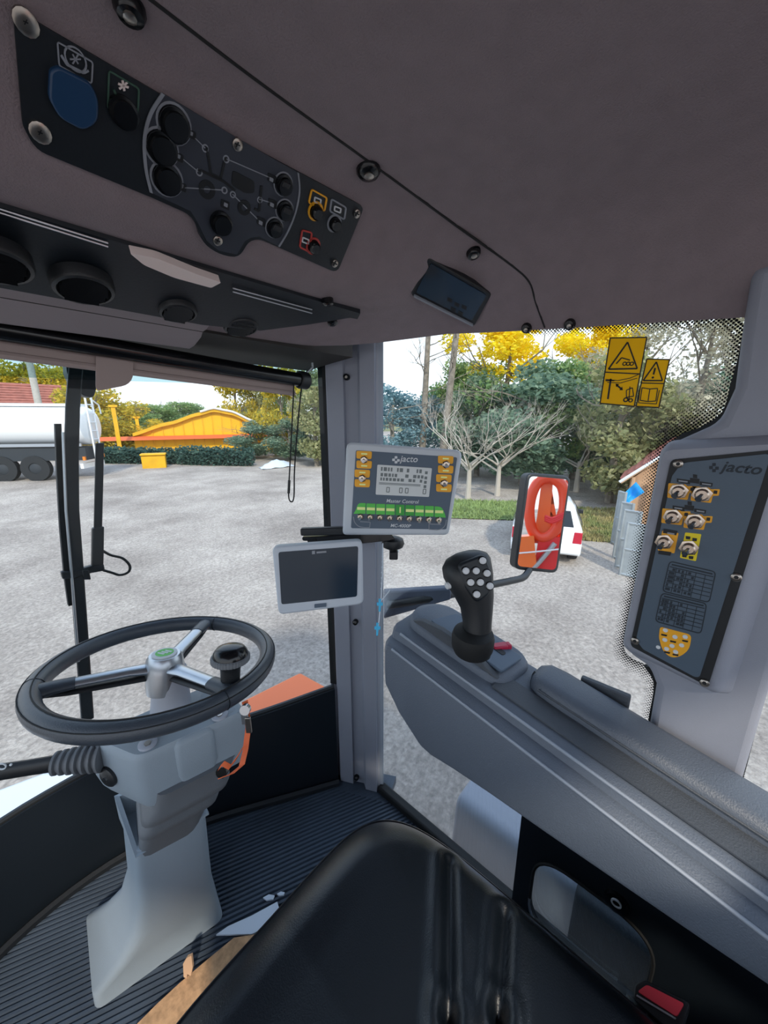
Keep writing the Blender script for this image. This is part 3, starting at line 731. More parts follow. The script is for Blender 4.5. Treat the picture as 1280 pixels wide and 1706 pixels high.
def column():
    T = thing('steering_column', 'grey plastic steering column on a flared floor pedestal', 'steering column', (.12, .9, 0))
    def sq(FL, FR, BR, BL, z, r=.02, zs=None):
        pts = rp([(*FL, r), (*FR, r), (*BR, r), (*BL, r)], r, 4); n = len(pts)
        return [V((x, y, z)) for x, y in pts]
    rings = [sq((-.032, .845), (.238, .785), (.275, .985), (-.008, 1.048), 0, .02), sq((-.030, .847), (.236, .787), (.272, .983), (-.006, 1.046), .035, .02),
             sq((.020, .815), (.228, .770), (.25, .94), (.025, .985), .10, .025), sq((.055, .785), (.220, .752), (.232, .90), (.058, .93), .18, .03),
             sq((.075, .768), (.217, .740), (.224, .865), (.078, .885), .28, .02), sq((.086, .752), (.217, .726), (.222, .842), (.086, .86), .44, .015)]
    mb = MB(); mb.loft(rings); mb.build('pedestal', 'column_grey', T, smooth=50)
    # raised rim of the pedestal mouth
    top = [V((.084, .750, .44)), V((.219, .724, .455)), V((.224, .844, .50)), V((.084, .862, .50))]
    mb = MB(); rr = []
    for k in range(2):
        pass
    a = [V((x, y, .436)) for x, y in ((.083, .748), (.220, .722), (.226, .846), (.083, .864))]
    b = [V((.083, .748, .437)), V((.220, .722, .442)), V((.226, .846, .485)), V((.083, .864, .50))]
    ai = [V((x, y, .436)) for x, y in ((.091, .758), (.211, .734), (.217, .838), (.091, .854))]
    bi = [V((p.x, p.y, q.z)) for p, q in zip(ai, b)]
    mb.loft([ai, a, b, bi, ai], cap=False); mb.build('mouth_rim', 'column_grey', T, smooth=20)
    # rubber gaiter
    G = []
    for z, k in ((.40, .86), (.47, .88), (.485, .93), (.50, 1.04), (.515, 1.04), (.525, .97), (.535, .97), (.55, 1.12), (.57, 1.12), (.58, 1.03), (.63, 1.02)):
        c = V((.155 + (z-.42)*.22, .79 - (z-.42)*.42)); w, d = .070*k, .060*k
        ax = V((.975, -.22)); ay = V((.22, .975)); pts = rp([(-w, -d), (w, -d), (w, d), (-w, d)], .025, 4)
        G.append([V((*(c + ax*x + ay*y), z)) for x, y in pts])
    mb = MB(); mb.loft(G); mb.build('gaiter', 'column_dark', T, smooth=45)
    # upper shroud: two stepped blocks
    ax = V((.975, -.20)); ay = V((.20, .975)); c0 = V((.185, .742))
    def blk(x0, x1, y0, y1, z0, z1, r, tp=.008): 
        return [[V((*(c0 + ax*x + ay*y), z)) for x, y in rp([(x0+t, y0+t), (x1-t, y0+t), (x1-t, y1-t), (x0+t, y1-t)], r, 4)] for z, t in ((z0, tp*.8), (z0+.035, .0), (z1-.012, 0), (z1-.003, .004), (z1, .010))]
    pg = [V((.103, .672)), V((.290, .632)), V((.305, .765)), V((.052, .800))]; cc = V((.185, .72))
    mb = MB(); mb.loft([[V((x, y, z)) for x, y in rp([tuple(cc + (p - cc)*k) for p in pg], .018, 5)] for z, k in ((.600, .90), (.612, .95), (.640, 1.0), (.708, 1.0), (.718, .975), (.7225, .93))]); mb.build('shroud', 'column_grey', T, smooth=40)
    mb = MB(); mb.loft(blk(-.010, .062, -.092, -.02, .612, .722, .012)); mb.build('shroud_rib', 'column_grey', T, smooth=40)
    mb = MB(); mb.loft(blk(.050, .116, -.082, .03, .622, .724, .012)); mb.build('shroud_rib', 'column_grey', T, smooth=40)
    mb = MB(); mb.lathe([(.038, 0), (.034, .05), (.03, .09)], V((.19, .76, .715)), WN, 24); mb.build('shaft_cover', 'trim_light', T)
    tp = Plane((0, 0, .7225), (0, 0, 1))
    for px, py in ((246, 1238), (366, 1190)):
        mb = MB(); disc(mb, tp, px, py, .0155, 0, .006, 18, 1); s = mb.build('screw', 'trim_light', T)
        mb = MB(); disc(mb, tp, px, py, .006, .0055, .008, 6); mb.build('screw_socket', 'screw', s)
    fp = Plane((.0775, .736, .65), (-.928, -.37, 0))
    q = fp.at(183, 1292)
    mb = MB(); mb.lathe([(.020, -.012), (.020, .005), (.016, .008)], q, fp.n, 20); s = mb.build('round_plug', 'black_plastic', T)
    mb = MB(); mb.lathe([(.005, .006), (.005, .010)], q, fp.n, 8); mb.build('plug_screw', 'chrome', s)
column()
def stalk():
    a = V((.075, .762, .690)); b = V((-.20, .955, .700)); d = (b - a).normalized()
    T = thing('column_stalk', 'black control stalk with ribbed rubber boot left of the steering column', 'stalk', a)
    mb = MB(); prof = []
    for k in range(7):
        r = .027 - k*.0012; h = .004 + k*.0118
        prof += [(r*.78, h), (r, h+.002), (r, h+.006), (r*.78, h+.008)]
    mb.lathe(prof, a, d, 20); mb.build('ribbed_boot', 'column_dark', T)
    mb = MB(); mb.loft([[a + d*t + V((0, 0, 1))*h*math.sin(u) + V((d.y, -d.x, 0))*.010*math.cos(u) for u in [2*math.pi*k/12 for k in range(12)]] for t, h in ((.08, .016), (.12, .015), (.28, .017), (.30, .012))])
    lv = mb.build('lever', 'black_plastic', T)
    pl = Plane(a + d*.15 - V((d.y, -d.x, 0))*-.0, (d.y, -d.x, 0))
    if pl.n.dot(EYE - pl.p) < 0: pl.n = -pl.n
    mb = MB(); ring(mb, pl, 3, 1277, .005, .0068, .009, .011, 16); disc(mb, pl, 18, 1274, .002, .009, .011, 8); mb.build('lever_mark', 'print_white', lv, smooth=0)
stalk()
def lanyard():
    T = thing('key_lanyard', 'orange ribbon lanyard with keys hanging at the right of the column', 'lanyard', PD(395, 1230, .66))
    D = .64
    P = lambda pts: [PD(x, y, D + z) for x, y, z in pts]
    mb = MB(); mb.ribbon(P([(408, 1168, .02), (414, 1210, .02), (409, 1250, .02), (403, 1275, .01), (385, 1290, 0), (368, 1296, -.01)]), _rt + _up*.4, .011, .0012); mb.build('ribbon', 'orange_ribbon', T)
    mb = MB(); mb.ribbon(P([(405, 1245, .015), (395, 1262, .005), (383, 1278, .0), (372, 1272, -.005), (365, 1280, -.005)]), _rt*.5 + _up, .010, .0012); mb.build('ribbon', 'orange_ribbon', T)
    mb = MB(); mb.lathe([(.009, -.004), (.009, .004)], PD(409, 1182, D+.01), -_fw, 12); mb.build('key_ring', 'chrome', T)
    mb = MB(); mb.box(PD(414, 1208, D+.01), (.010, .004, .032), rz=-YAW); mb.build('key', 'screw', T, bevel=.001)
    mb = MB(); mb.box(PD(408, 1196, D+.012), (.012, .004, .026), rz=-YAW); mb.build('key', 'alu', T, bevel=.001)
    mb = MB(); mb.lathe([(.010, -.004), (.010, .006)], PD(371, 1284, D+.02), -_fw, 12); mb.build('ribbon_clip', 'gloss_black', T)
lanyard()

# ================================================================ displays on the pillar
def monitor():
    c = PD(670, 815, .80); pl = Plane(c, V((-.80, -.62, .10)))
    T = thing('spray_controller', 'grey spray control monitor with pale display, yellow pads and a row of toggles', 'controller', c - V((0, 0, .1)))
    mb = MB(); addplate(mb, pl, rp([(577, 736, 12), (772, 750, 14), (748, 892, 8), (570, 892, 8)], 10, 5), -.055, .0); mb.build('housing', 'monitor_case', T, bevel=.006, bseg=3)
    mb = MB(); addplate(mb, pl, rp([(593, 750), (762, 762), (744, 882), (585, 880)], 3), -.001, .0015); mb.build('faceplate', 'slate', T, smooth=0)
    S = rp([(629, 774), (720, 780), (715, 828), (626, 824)], 2)
    mb = MB(); addplate(mb, pl, S, .001, .003); lc = mb.build('display', 'lcd', T, smooth=0)
    mb = MB(); random.seed(4)
    def q(u, v):
        a = V((629, 774)).lerp(V((720, 780)), u); b = V((626, 824)).lerp(V((715, 828)), u); return a.lerp(b, v)
    for r_, (v0, v1) in enumerate(((.07, .20), (.27, .38), (.42, .52))):
        u = .07
        while u < .86:
            wd = random.choice((.03, .045, .06)); 
            if random.random() < .72: addplate(mb, pl, [q(u, v0), q(u+wd, v0), q(u+wd, v1), q(u, v1)], .0028, .0034)
            u += wd + .02
    line(mb, pl, q(.05, .60), q(.82, .60), 1.2, .0028, .0034); line(mb, pl, q(.05, .64), q(.82, .64), 1.0, .0028, .0034)
    for u in (.20, .44, .55, .88): polyline(mb, pl, [q(u, .74), q(u+.05, .74), q(u+.05, .90), q(u, .90)], 1.3, .0028, .0034, True)
    for v in (.12, .3, .45, .6): addplate(mb, pl, [q(.88, v), q(.93, v), q(.93, v+.1), q(.88, v+.1)], .0028, .0034)
    mb.build('display_digits', 'lcd_ink', lc, smooth=0)
    for x, y in ((607, 766), (604, 797), (743, 774), (740, 805)):
        for dy in (-8, 8):
            mb = MB(); addplate(mb, pl, rp([(x-13, y+dy-7), (x+13, y+dy-6), (x+12, y+dy+7), (x-13, y+dy+6)], 3), .001, .003); p = mb.build('key_pad', 'sticker_orange', T, smooth=0)
            mb = MB(); line(mb, pl, (x-5, y+dy*1.25), (x+5, y+dy*1.25+.4), 2.6, .0028, .0036); mb.build('pad_mark', 'sticker_lime', p, smooth=0)
        mb = MB(); cc = pl.at(x, y, .002); mb.lathe([(.0085, 0), (.0085, .004), (.006, .006), (.006, .008)], cc, pl.n, 6); t = mb.build('toggle_switch', 'toggle_metal', T)
        mb = MB(); mb.tube([cc + pl.n*.006, cc + pl.n*.019 + V((0, 0, -.003))], [.0026, .0038], 8); mb.build('toggle_lever', 'chrome', t)
    # logo, lettering
    lg = MB()
    for dx, dy in ((0, -4), (-4, 0), (4, 1), (0, 4)): addplate(lg, pl, rp([(660+dx-2.4, 766+dy-2), (660+dx+2.2, 766+dy-2.2), (660+dx+2.4, 766+dy+2), (660+dx-2.2, 766+dy+2.2)], 1), .001, .0024)
    lg.build('leaf_logo', 'print_white', T, smooth=0)
    text(pl, 'jacto', (666, 769), (696, 770), .0022, 'lettering', 'print_white', T, .2, .01)
    text(pl, 'Master Control', (644, 837), (698, 839), .0022, 'lettering', 'print_white', T, .2, .008)
    text(pl, 'MC-4000P', (651, 878), (685, 879), .0022, 'lettering', 'print_white', T, .2, .008)
    # nine green section fields with toggles
    for i in range(9):
        f = i/8; x = 602 + f*130; y = 847 + f*5.5; h = 9
        o = [(x-7.4, y-9), (x+7.4, y-8.6), (x+7.0, y+9), (x-7.8, y+8.6)]
        if i == 0: o = [(x-9, y+3, 5), (x-5, y-9, 5), (x+7.4, y-8.6, .5), (x+7, y+9, .5), (x-13, y+9, .5)]
        if i == 8: o = [(x-7.4, y-9, .5), (x+4, y-8, 5), (x+9, y+2, 5), (x+11, y+10, .5), (x-7.8, y+8.6, .5)]
        mb = MB(); addplate(mb, pl, rp(o, 1), .001, .0026); fl = mb.build('section_field', 'sticker_green_dark' if i in (4, 5) else 'sticker_green', T, smooth=0)
        mb = MB()
        if i == 4: line(mb, pl, (x, y-5), (x-.3, y+5), 2.2, .0024, .0032)
        else: line(mb, pl, (x-6.8, y), (x+6.6, y+.4), 4.6, .0024, .0032)
        mb.build('section_mark', 'sticker_lime', fl, smooth=0)
        yy = y + 13.5; cc = pl.at(x-1, yy, .0015)
        mb = MB(); mb.lathe([(.0072, 0), (.0072, .004), (.005, .006), (.005, .008)], cc, pl.n, 6); t = mb.build('toggle_switch', 'toggle_metal', T)
        mb = MB(); mb.tube([cc + pl.n*.006, cc + pl.n*.017 + V((0, 0, -.003))], [.0022, .0034], 8); mb.build('toggle_lever', 'chrome', t)
    mb = MB(); polyline(mb, pl, cat([(589, 861), (591, 870), (598, 877), (608, 879)], 4) + [V((616, 879)), V((617, 870)), V((600, 869))], 1.3, .001, .0022)
    polyline(mb, pl, cat([(744, 866), (742, 875), (736, 881), (728, 883)], 4) + [V((715, 882)), V((715, 873)), V((735, 874))], 1.3, .001, .0022); mb.build('outline_print', 'print_grey', T, smooth=0)
    return pl
MONP = monitor()
def tablet():
    c = PD(530, 960, .74); pl = Plane(c, V((-.66, -.74, .12)))
    T = thing('guidance_tablet', 'grey framed tablet screen below the spray monitor, switched off', 'tablet', c - V((0, 0, .08)))
    mb = MB(); addplate(mb, pl, rp([(453, 911), (604, 900), (606, 1007), (464, 1025)], 10, 5), -.025, 0); mb.build('frame', 'bezel', T, bevel=.004, bseg=3)
    mb = MB(); addplate(mb, pl, rp([(464, 920), (597, 910), (595, 994), (469, 1007)], 4), -.001, .001); s = mb.build('screen', 'screen_dark', T, smooth=0)
    mb = MB(); addplate(mb, pl, [(520, 918), (525, 917.5), (525, 923), (520, 923.5)], .0008, .0016); mb.build('logo_mark', 'print_grey', s, smooth=0)
    mb = MB(); line(mb, pl, (527.5, 920.6), (544, 919.2), 3, .0008, .0016); mb.build('brand_print', 'print_grey', s, smooth=0)
    mb = MB(); addplate(mb, pl, rp([(524, 1007), (544, 1005), (544, 1011), (524, 1013)], 1), -.001, .002); mb.build('button', 'slate', T, smooth=0)
tablet()
def bracket():
    T = thing('display_bracket', 'black metal bracket carrying the monitor and tablet on the pillar', 'bracket', PD(600, 895, .86))
    pl = Plane(PD(580, 892, .84), V((-.70, -.70, .1)))
    mb = MB(); addplate(mb, pl, rp([(500, 881), (655, 876), (655, 890), (501, 893)], 3), -.02, 0); mb.build('upper_bar', 'black_plastic', T, bevel=.002)
    mb = MB(); addplate(mb, pl, rp([(503, 895), (650, 888), (660, 900), (600, 906), (504, 901)], 3), -.025, -.004); mb.build('lower_bar', 'gloss_black', T, bevel=.002)
    mb = MB(); addplate(mb, pl, rp([(512, 900), (527, 899), (527, 906), (514, 907)], 2), -.02, .0); mb.build('bolt', 'gloss_black', T)
    mb = MB(); mb.lathe([(.012, -.014), (.024, -.008), (.027, .0), (.024, .010), (.012, .016)], PD(655, 905, .87), V((0, 0, 1)), 18); mb.build('ball_joint', 'black_plastic', T)
    mb = MB(); mb.tube([PD(648, 905, .87), PD(656, 918, .88), PD(662, 922, .88)], [.009, .008, .008], 10); mb.build('clamp_arm', 'alu', T)
    mb = MB(); mb.box(PD(656, 924, .87), (.022, .02, .020), rz=.7); mb.build('clamp_nut', 'black_plastic', T, bevel=.003)
    mb = MB(); mb.tube([PD(560, 897, .87), PILL.at(592, 900, .0)], .014, 10); mb.build('support_arm', 'black_plastic', T)
bracket()
def rosary():
    T = thing('bead_cord', 'pale cord with two small blue crosses hanging by the pillar', 'bead cord', PD(633, 1000, .80))
    mb = MB(); mb.tube([PD(638, 905, .80), PD(637, 960, .80), PD(635, 1000, .80), PD(630, 1050, .80)], .0012, 5); mb.build('cord', 'paper', T)
    mb = MB(); mb.tube([PD(636, 1000, .80), PD(643, 992, .80), PD(650, 983, .80)], .0012, 5); mb.build('cord', 'paper', T)
    for x, y in ((633, 1008), (629, 1048)):
        mb = MB(); pl = Plane(PD(x, y, .80), -_fw); addplate(mb, pl, [(x-2, y-10), (x+2, y-10), (x+2, y-4), (x+5, y-4), (x+5, y+1), (x+2, y+1), (x+1, y+11), (x-2, y+11), (x-2, y+1), (x-5, y+1), (x-5, y-4), (x-2, y-4)], -.002, .002); mb.build('cross', 'cyan_bead', T, smooth=0)
    for k in range(8):
        mb = MB(); mb.lathe([(.0008, -.002), (.002, 0), (.0008, .002)], PD(638 - k*.35, 918 + k*9, .80), (0, 0, 1), 6); mb.build('bead', 'paper', T)
rosary()

# ================================================================ armrest console, joystick, seat
def zr(y, za=.815, s=.21): return za - s * (.43 - y)          # the armrest drops towards the rear
def armrest():
    T = thing('armrest_console', 'dark grey moulded armrest console beside the seat', 'console', (.64, .1, .58))
    # body: cross-sections along y (x, z) -- inner wall, ridge step, top, outer wall
    def sec(y, zb, top, x0=.55, x1=.745, ins=0):
        t = top
        return [V((x0+.012+ins, y, zb)), V((x0+ins, y, zb+.02)), V((x0+ins, y, t-.030)), V((x0+.004+ins, y, t-.014)), V((x0+.014+ins, y, t-.008)), V((x0+.026+ins, y, t-.006)), V((x0+.032+ins, y, t+.010)), V((x0+.042+ins, y, t+.016)),
                V((x1-.02-ins, y, t+.016)), V((x1-.004-ins, y, t+.006)), V((x1-ins, y, t-.02)), V((x1-ins, y, zb+.02)), V((x1-.012-ins, y, zb))]
    ys = [(-.62, .60, 0), (-.30, .60, 0), (-.10, .595, 0), (.10, .592, 0), (.22, .592, 0), (.30, .590, 0), (.36, .585, 0), (.385, .590, 0), (.44, .635, 0), (.485, .685, .004), (.500, .705, .018)]
    rings = []
    for y, zb, ins in ys:
        top = zr(y) - (0 if y > .25 else .0)
        if y > .47: top -= (y-.47)*.5
        rings.append(sec(y, zb, top, ins=ins))
    mb = MB(); mb.loft(rings); mb.build('body', 'console', T, smooth=35)
    # ridge beads; pale colour stands in for highlights on the edges
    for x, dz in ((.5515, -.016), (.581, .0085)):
        mb = MB(); mb.tube([V((x, y, zr(y)+dz)) for y in (.465, .3, .1, -.1, -.3, -.5)], .0028, 6); mb.build('ridge', 'ridge_highlight', T)
    # front pod that carries the joystick
    pod = []
    for k, (s, h) in enumerate(((1.0, .0), (1.0, .012), (.95, .022), (.80, .026))):
        o = rp([(.606, .235), (.735, .215), (.740, .455), (.665, .492), (.606, .462)], .045, 6); c = V((.672, .35))
        pod.append([V((c.x + (x-c.x)*s, c.y + (y-c.y)*s, zr(y) + .010 + h)) for x, y in o])
    mb = MB(); mb.loft(pod); mb.build('pod', 'console', T, smooth=50)
    # slotted slide plate
    sp = Plane((.66, .30, zr(.30) + .0365), (0, -.21, 1))
    def onp(x, y, o=0): return V((x, y, sp.p.z + (y - .30)*.21 + o))
    mb = MB(); mb.prism([onp(x, y, .005) for x, y in rp([(.628, .245), (.705, .232), (.715, .40), (.640, .425)], .008)], (0, 0, -.006)); pt = mb.build('slide_plate', 'slate', T, bevel=.0015)
    mb = MB(); mb.prism([onp(x, y, .0062) for x, y in rp([(.672, .262), (.686, .260), (.694, .335), (.680, .338)], .006)], (0, 0, -.002)); mb.build('slot', 'print_black', pt, smooth=0)
    mb = MB(); mb.prism([V((.612, y, zr(y) + h)) for y, h in ((.245, .030), (.28, .042), (.33, .055), (.38, .056), (.43, .048), (.455, .034), (.35, .02))], (.016, 0, 0)); mb.build('guide_rib', 'console_dark', T, bevel=.002)
    # long arm pad
    pads = []
    for y, ins, dz in ((.205, .030, -.016), (.197, .012, -.004), (.180, .003, .004), (.15, 0, .006), (.0, 0, .006), (-.25, 0, .006), (-.6, 0, .006)):
        z = zr(y) + .016; x0, x1 = .650 + ins, .740 - ins
        pads.append([V((x0, y, z - .004)), V((x0, y, z+.016+dz)), V((x0+.010, y, z+.026+dz)), V((x0+.022, y, z+.029+dz)), V((x1-.022, y, z+.029+dz)), V((x1-.010, y, z+.026+dz)), V((x1, y, z+.016+dz)), V((x1, y, z-.004))])
    mb = MB(); mb.loft(pads); mb.build('arm_pad', 'pad', T, smooth=50)
    mb = MB(); mb.tube([V((.6495, y, zr(y)+.034)) for y in (.18, .1, 0, -.2, -.5)], .0022, 6); mb.build('pad_piping', 'console_dark', T)
    mb = MB(); mb.prism([V((.60, .25, zr(.25)+.018)), V((.650, .25, zr(.25)+.018)), V((.650, -.55, zr(-.55)+.020)), V((.60, -.55, zr(-.55)+.020))], (0, 0, .003)); mb.build('inlay', 'console_dark', T)
    mb = MB(); mb.box((.748, .085, zr(.085)+.040), (.014, .085, .03)); mb.build('side_stop', 'console_dark', T, bevel=.003)
armrest()
mb = MB(); q = PD(832, 1083, .80); mb.box(q, (.035, .018, .028), rz=-.6); mb.box(q + V((.016, -.012, .008)), (.012, .016, .012), rz=-.6)
tag(mb.build('latch_tab', 'red_latch', bevel=.003), 'red latch tab behind the joystick', 'latch')
def joystick():
    base = V((.672, .318, zr(.318)+.040)); T = thing('joystick', 'black joystick grip with round white buttons', 'joystick', base)
    K = .745/615
    mb = MB(); mb.lathe([(.036, -.012), (.041, .0), (.042, .022), (.039, .032), (.030, .036)], PD(787, 1076, .745), V((-.05, -.05, 1)), 28); mb.build('boot', 'rubber', T)
    D = .745; secs = [(795, 1090, 22, 20), (795, 1066, 23, 21), (795, 1035, 24, 22), (794, 1012, 27, 24), (790, 992, 32, 27), (784, 975, 37, 30), (780, 958, 41, 32), (778, 944, 41, 31), (780, 932, 37, 27), (784, 924, 28, 19), (786, 919, 14, 9)]
    mb = MB(); rings = []
    for px, py, a, b in secs:
        c = PD(px, py, D); tilt = _up
        rings.append([c + _rt*(a*K*math.cos(u)) + _hd*(b*K*math.sin(u)) + V((0, 0, 1))*(.10*a*K*math.cos(u) if py < 1000 else 0) for u in [2*math.pi*k/24 for k in range(24)]])
    mb.loft(rings); tree = mb.bvh(); mb.build('grip', 'black_plastic', T, smooth=60)
    # flat button face
    f = [cast(x, y, tree)[0] for x, y in rp([(765, 940), (808, 926), (819, 965), (815, 990), (795, 1002), (776, 975)], 8)]
    cen = sum(f, V((0, 0, 0)))/len(f); pl = Plane(cen - _fw*.008, (-_fw + _up*.10))
    mb = MB(); addplate(mb, pl, rp([(762, 940), (808, 922), (822, 962), (818, 990), (795, 1006), (772, 975)], 10, 5), -.03, 0); mb.build('button_face', 'black_panel', T, bevel=.005, bseg=3)
    for x, y in ((804, 934), (776, 951), (793, 951), (811, 955), (784, 970), (800, 970), (816, 976), (794, 990)):
        mb = MB(); cc = pl.at(x, y, 0); mb.lathe([(.0085, -.001), (.0085, .0015), (.0075, .002)], cc, pl.n, 16); b = mb.build('button_bezel', 'gloss_black', T)
        mb = MB(); mb.lathe([(.0066, .001), (.0066, .0045), (.005, .0062), (.001, .0066)], cc, pl.n, 16); mb.build('button', 'white_plastic', b)
    h, nn = cast(748, 975, tree)
    mb = MB(); mb.lathe([(.0072, -.002), (.0072, .005), (.005, .007)], h, (nn - _rt*.7), 14); mb.build('button', 'white_plastic', T)
joystick()
def seat():
    T = thing('driver_seat', 'black leather driver seat cushion with stitched pleats', 'seat', (.25, .1, .02))
    x0, x1, y0, y1, zt = -.10, .520, -.42, .462, .508
    n, m = 100, 150; mb = MB(); vs = []
    cx, cy, hx, hy = (x0+x1)/2, (y0+y1)/2, (x1-x0)/2, (y1-y0)/2
    segs = [((.460, .245), (.30, .147), (.10, .03)), ((.455, .135), (.346, .097), (.10, -.02))]
    def dseg(p, a, b):
        ab = b-a; t = max(0, min(1, (p-a).dot(ab)/ab.dot(ab))); return (p - a - ab*t).length
    for j in range(m+1):
        for i in range(n+1):
            u, v = -1 + 2*i/n, -1 + 2*j/m
            # square -> rounded square
            e = 5.0; L = max(abs(u), abs(v)); 
            if L > 1e-6:
                k = L / (abs(u)**e + abs(v)**e)**(1/e)
            else: k = 1
            x, y = cx + hx*u*k, cy + hy*v*k
            d = 1 - L                          # 0 at the rim
            z = zt - .075 * (1 - min(1, d/.22))**2.2 + .012*math.cos(u*1.5)*(1 if d > .2 else d/.2)
            z -= .018 * max(0, 1 - abs(u)*1.7) * min(1, d/.3)
            p = V((x, y)); 
            for s in segs:
                for a, b in zip(s, s[1:]):
                    q = dseg(p, V(a), V(b)); z -= .011*math.exp(-(q/.009)**2) - .006*math.exp(-((q-.022)/.012)**2)
            vs.append(V((x, y, z)))
    W = n+1; fs = [(j*W+i, j*W+i+1, (j+1)*W+i+1, (j+1)*W+i) for j in range(m) for i in range(n)]
    rim = [i for i in range(W)] + [j*W+n for j in range(1, m+1)] + [m*W+i for i in range(n-1, -1, -1)] + [j*W for j in range(m-1, 0, -1)]
    k = len(vs); r1 = []
    for idx in rim:
        p = vs[idx]; d = V((p.x-cx, p.y-cy)).normalized(); r1.append(idx)
    for dz, dd in ((-.03, .004), (-.07, -.004), (-.12, -.03)):
        for idx in rim:
            p = vs[idx]; d = V((p.x-cx, p.y-cy)).normalized(); vs.append(V((p.x + d.x*dd, p.y + d.y*dd, p.z + dz)))
    nr = len(rim); prev = rim
    for l in range(3):
        cur = [k + l*nr + i for i in range(nr)]
        fs += [(prev[i], prev[(i+1) % nr], cur[(i+1) % nr], cur[i]) for i in range(nr)]; prev = cur
    fs.append(tuple(prev)); mb.add(vs, fs); cu = mb.build('cushion', 'leather', T, smooth=70)
    ins = [V((cx + (vs[i].x-cx)*.965, cy + (vs[i].y-cy)*.965)) for i in rim]
    tr = BVHTree.FromPolygons([tuple(p) for p in vs], fs); path = []
    for p in ins:
        h = tr.ray_cast(V((p.x, p.y, 1)), V((0, 0, -1)))[0]; path.append(h + V((0, 0, .001)))
    mb = MB(); mb.tube(path, .003, 6, closed=True); mb.build('piping', 'leather', cu)
    mb = MB(); mb.box((cx, cy, .20), (.40, .55, .36)); mb.build('suspension_box', 'black_panel', T, bevel=.02)
    mb = MB(); mb.box((cx, cy+.02, .375), (.46, .62, .06)); mb.build('seat_pan', 'black_plastic', T, bevel=.015)
    bk = []
    for z, y, hw in ((.46, -.40, .24), (.60, -.44, .26), (.85, -.50, .25), (1.05, -.55, .20), (1.10, -.56, .15)):
        bk.append([V((cx+x, y+yy, z)) for x, yy in rp([(-hw, -.05), (hw, -.05), (hw, .05), (-hw, .05)], .04, 4)])
    mb = MB(); mb.loft(bk); mb.build('backrest', 'leather', T, smooth=60)
seat()
def buckle():
    q = PZ(1098, 1665, .46); T = thing('seat_belt_buckle', 'black seat belt buckle with red release button beside the seat', 'buckle', q - V((0, 0, .1)))
    d = V((.35, -.6, .72)).normalized(); pl = Plane(q, V((-.45, .15, .88)))
    mb = MB(); addplate(mb, pl, rp([(1058, 1640, 6), (1075, 1632, 6), (1150, 1670, 6), (1138, 1712, 8), (1110, 1712, 8), (1056, 1665, 6)], 6), -.03, -.004); mb.build('body', 'black_plastic', T, bevel=.004)
    mb = MB(); addplate(mb, pl, rp([(1062, 1652), (1078, 1640), (1141, 1672), (1128, 1694)], 5), -.006, .002); mb.build('release_button', 'red_plastic', T, bevel=.003)
    mb = MB(); line(mb, pl, (1061, 1658), (1126, 1697), 3, -.006, .001); mb.build('metal_edge', 'alu', T, smooth=0)
    mb = MB(); mb.tube([q - V((0, 0, .03)), q + V((.01, -.02, -.15)), V((.56, -.05, .25)), V((.50, -.05, .18))], .012, 8); mb.build('stem', 'black_plastic', T)
buckle()

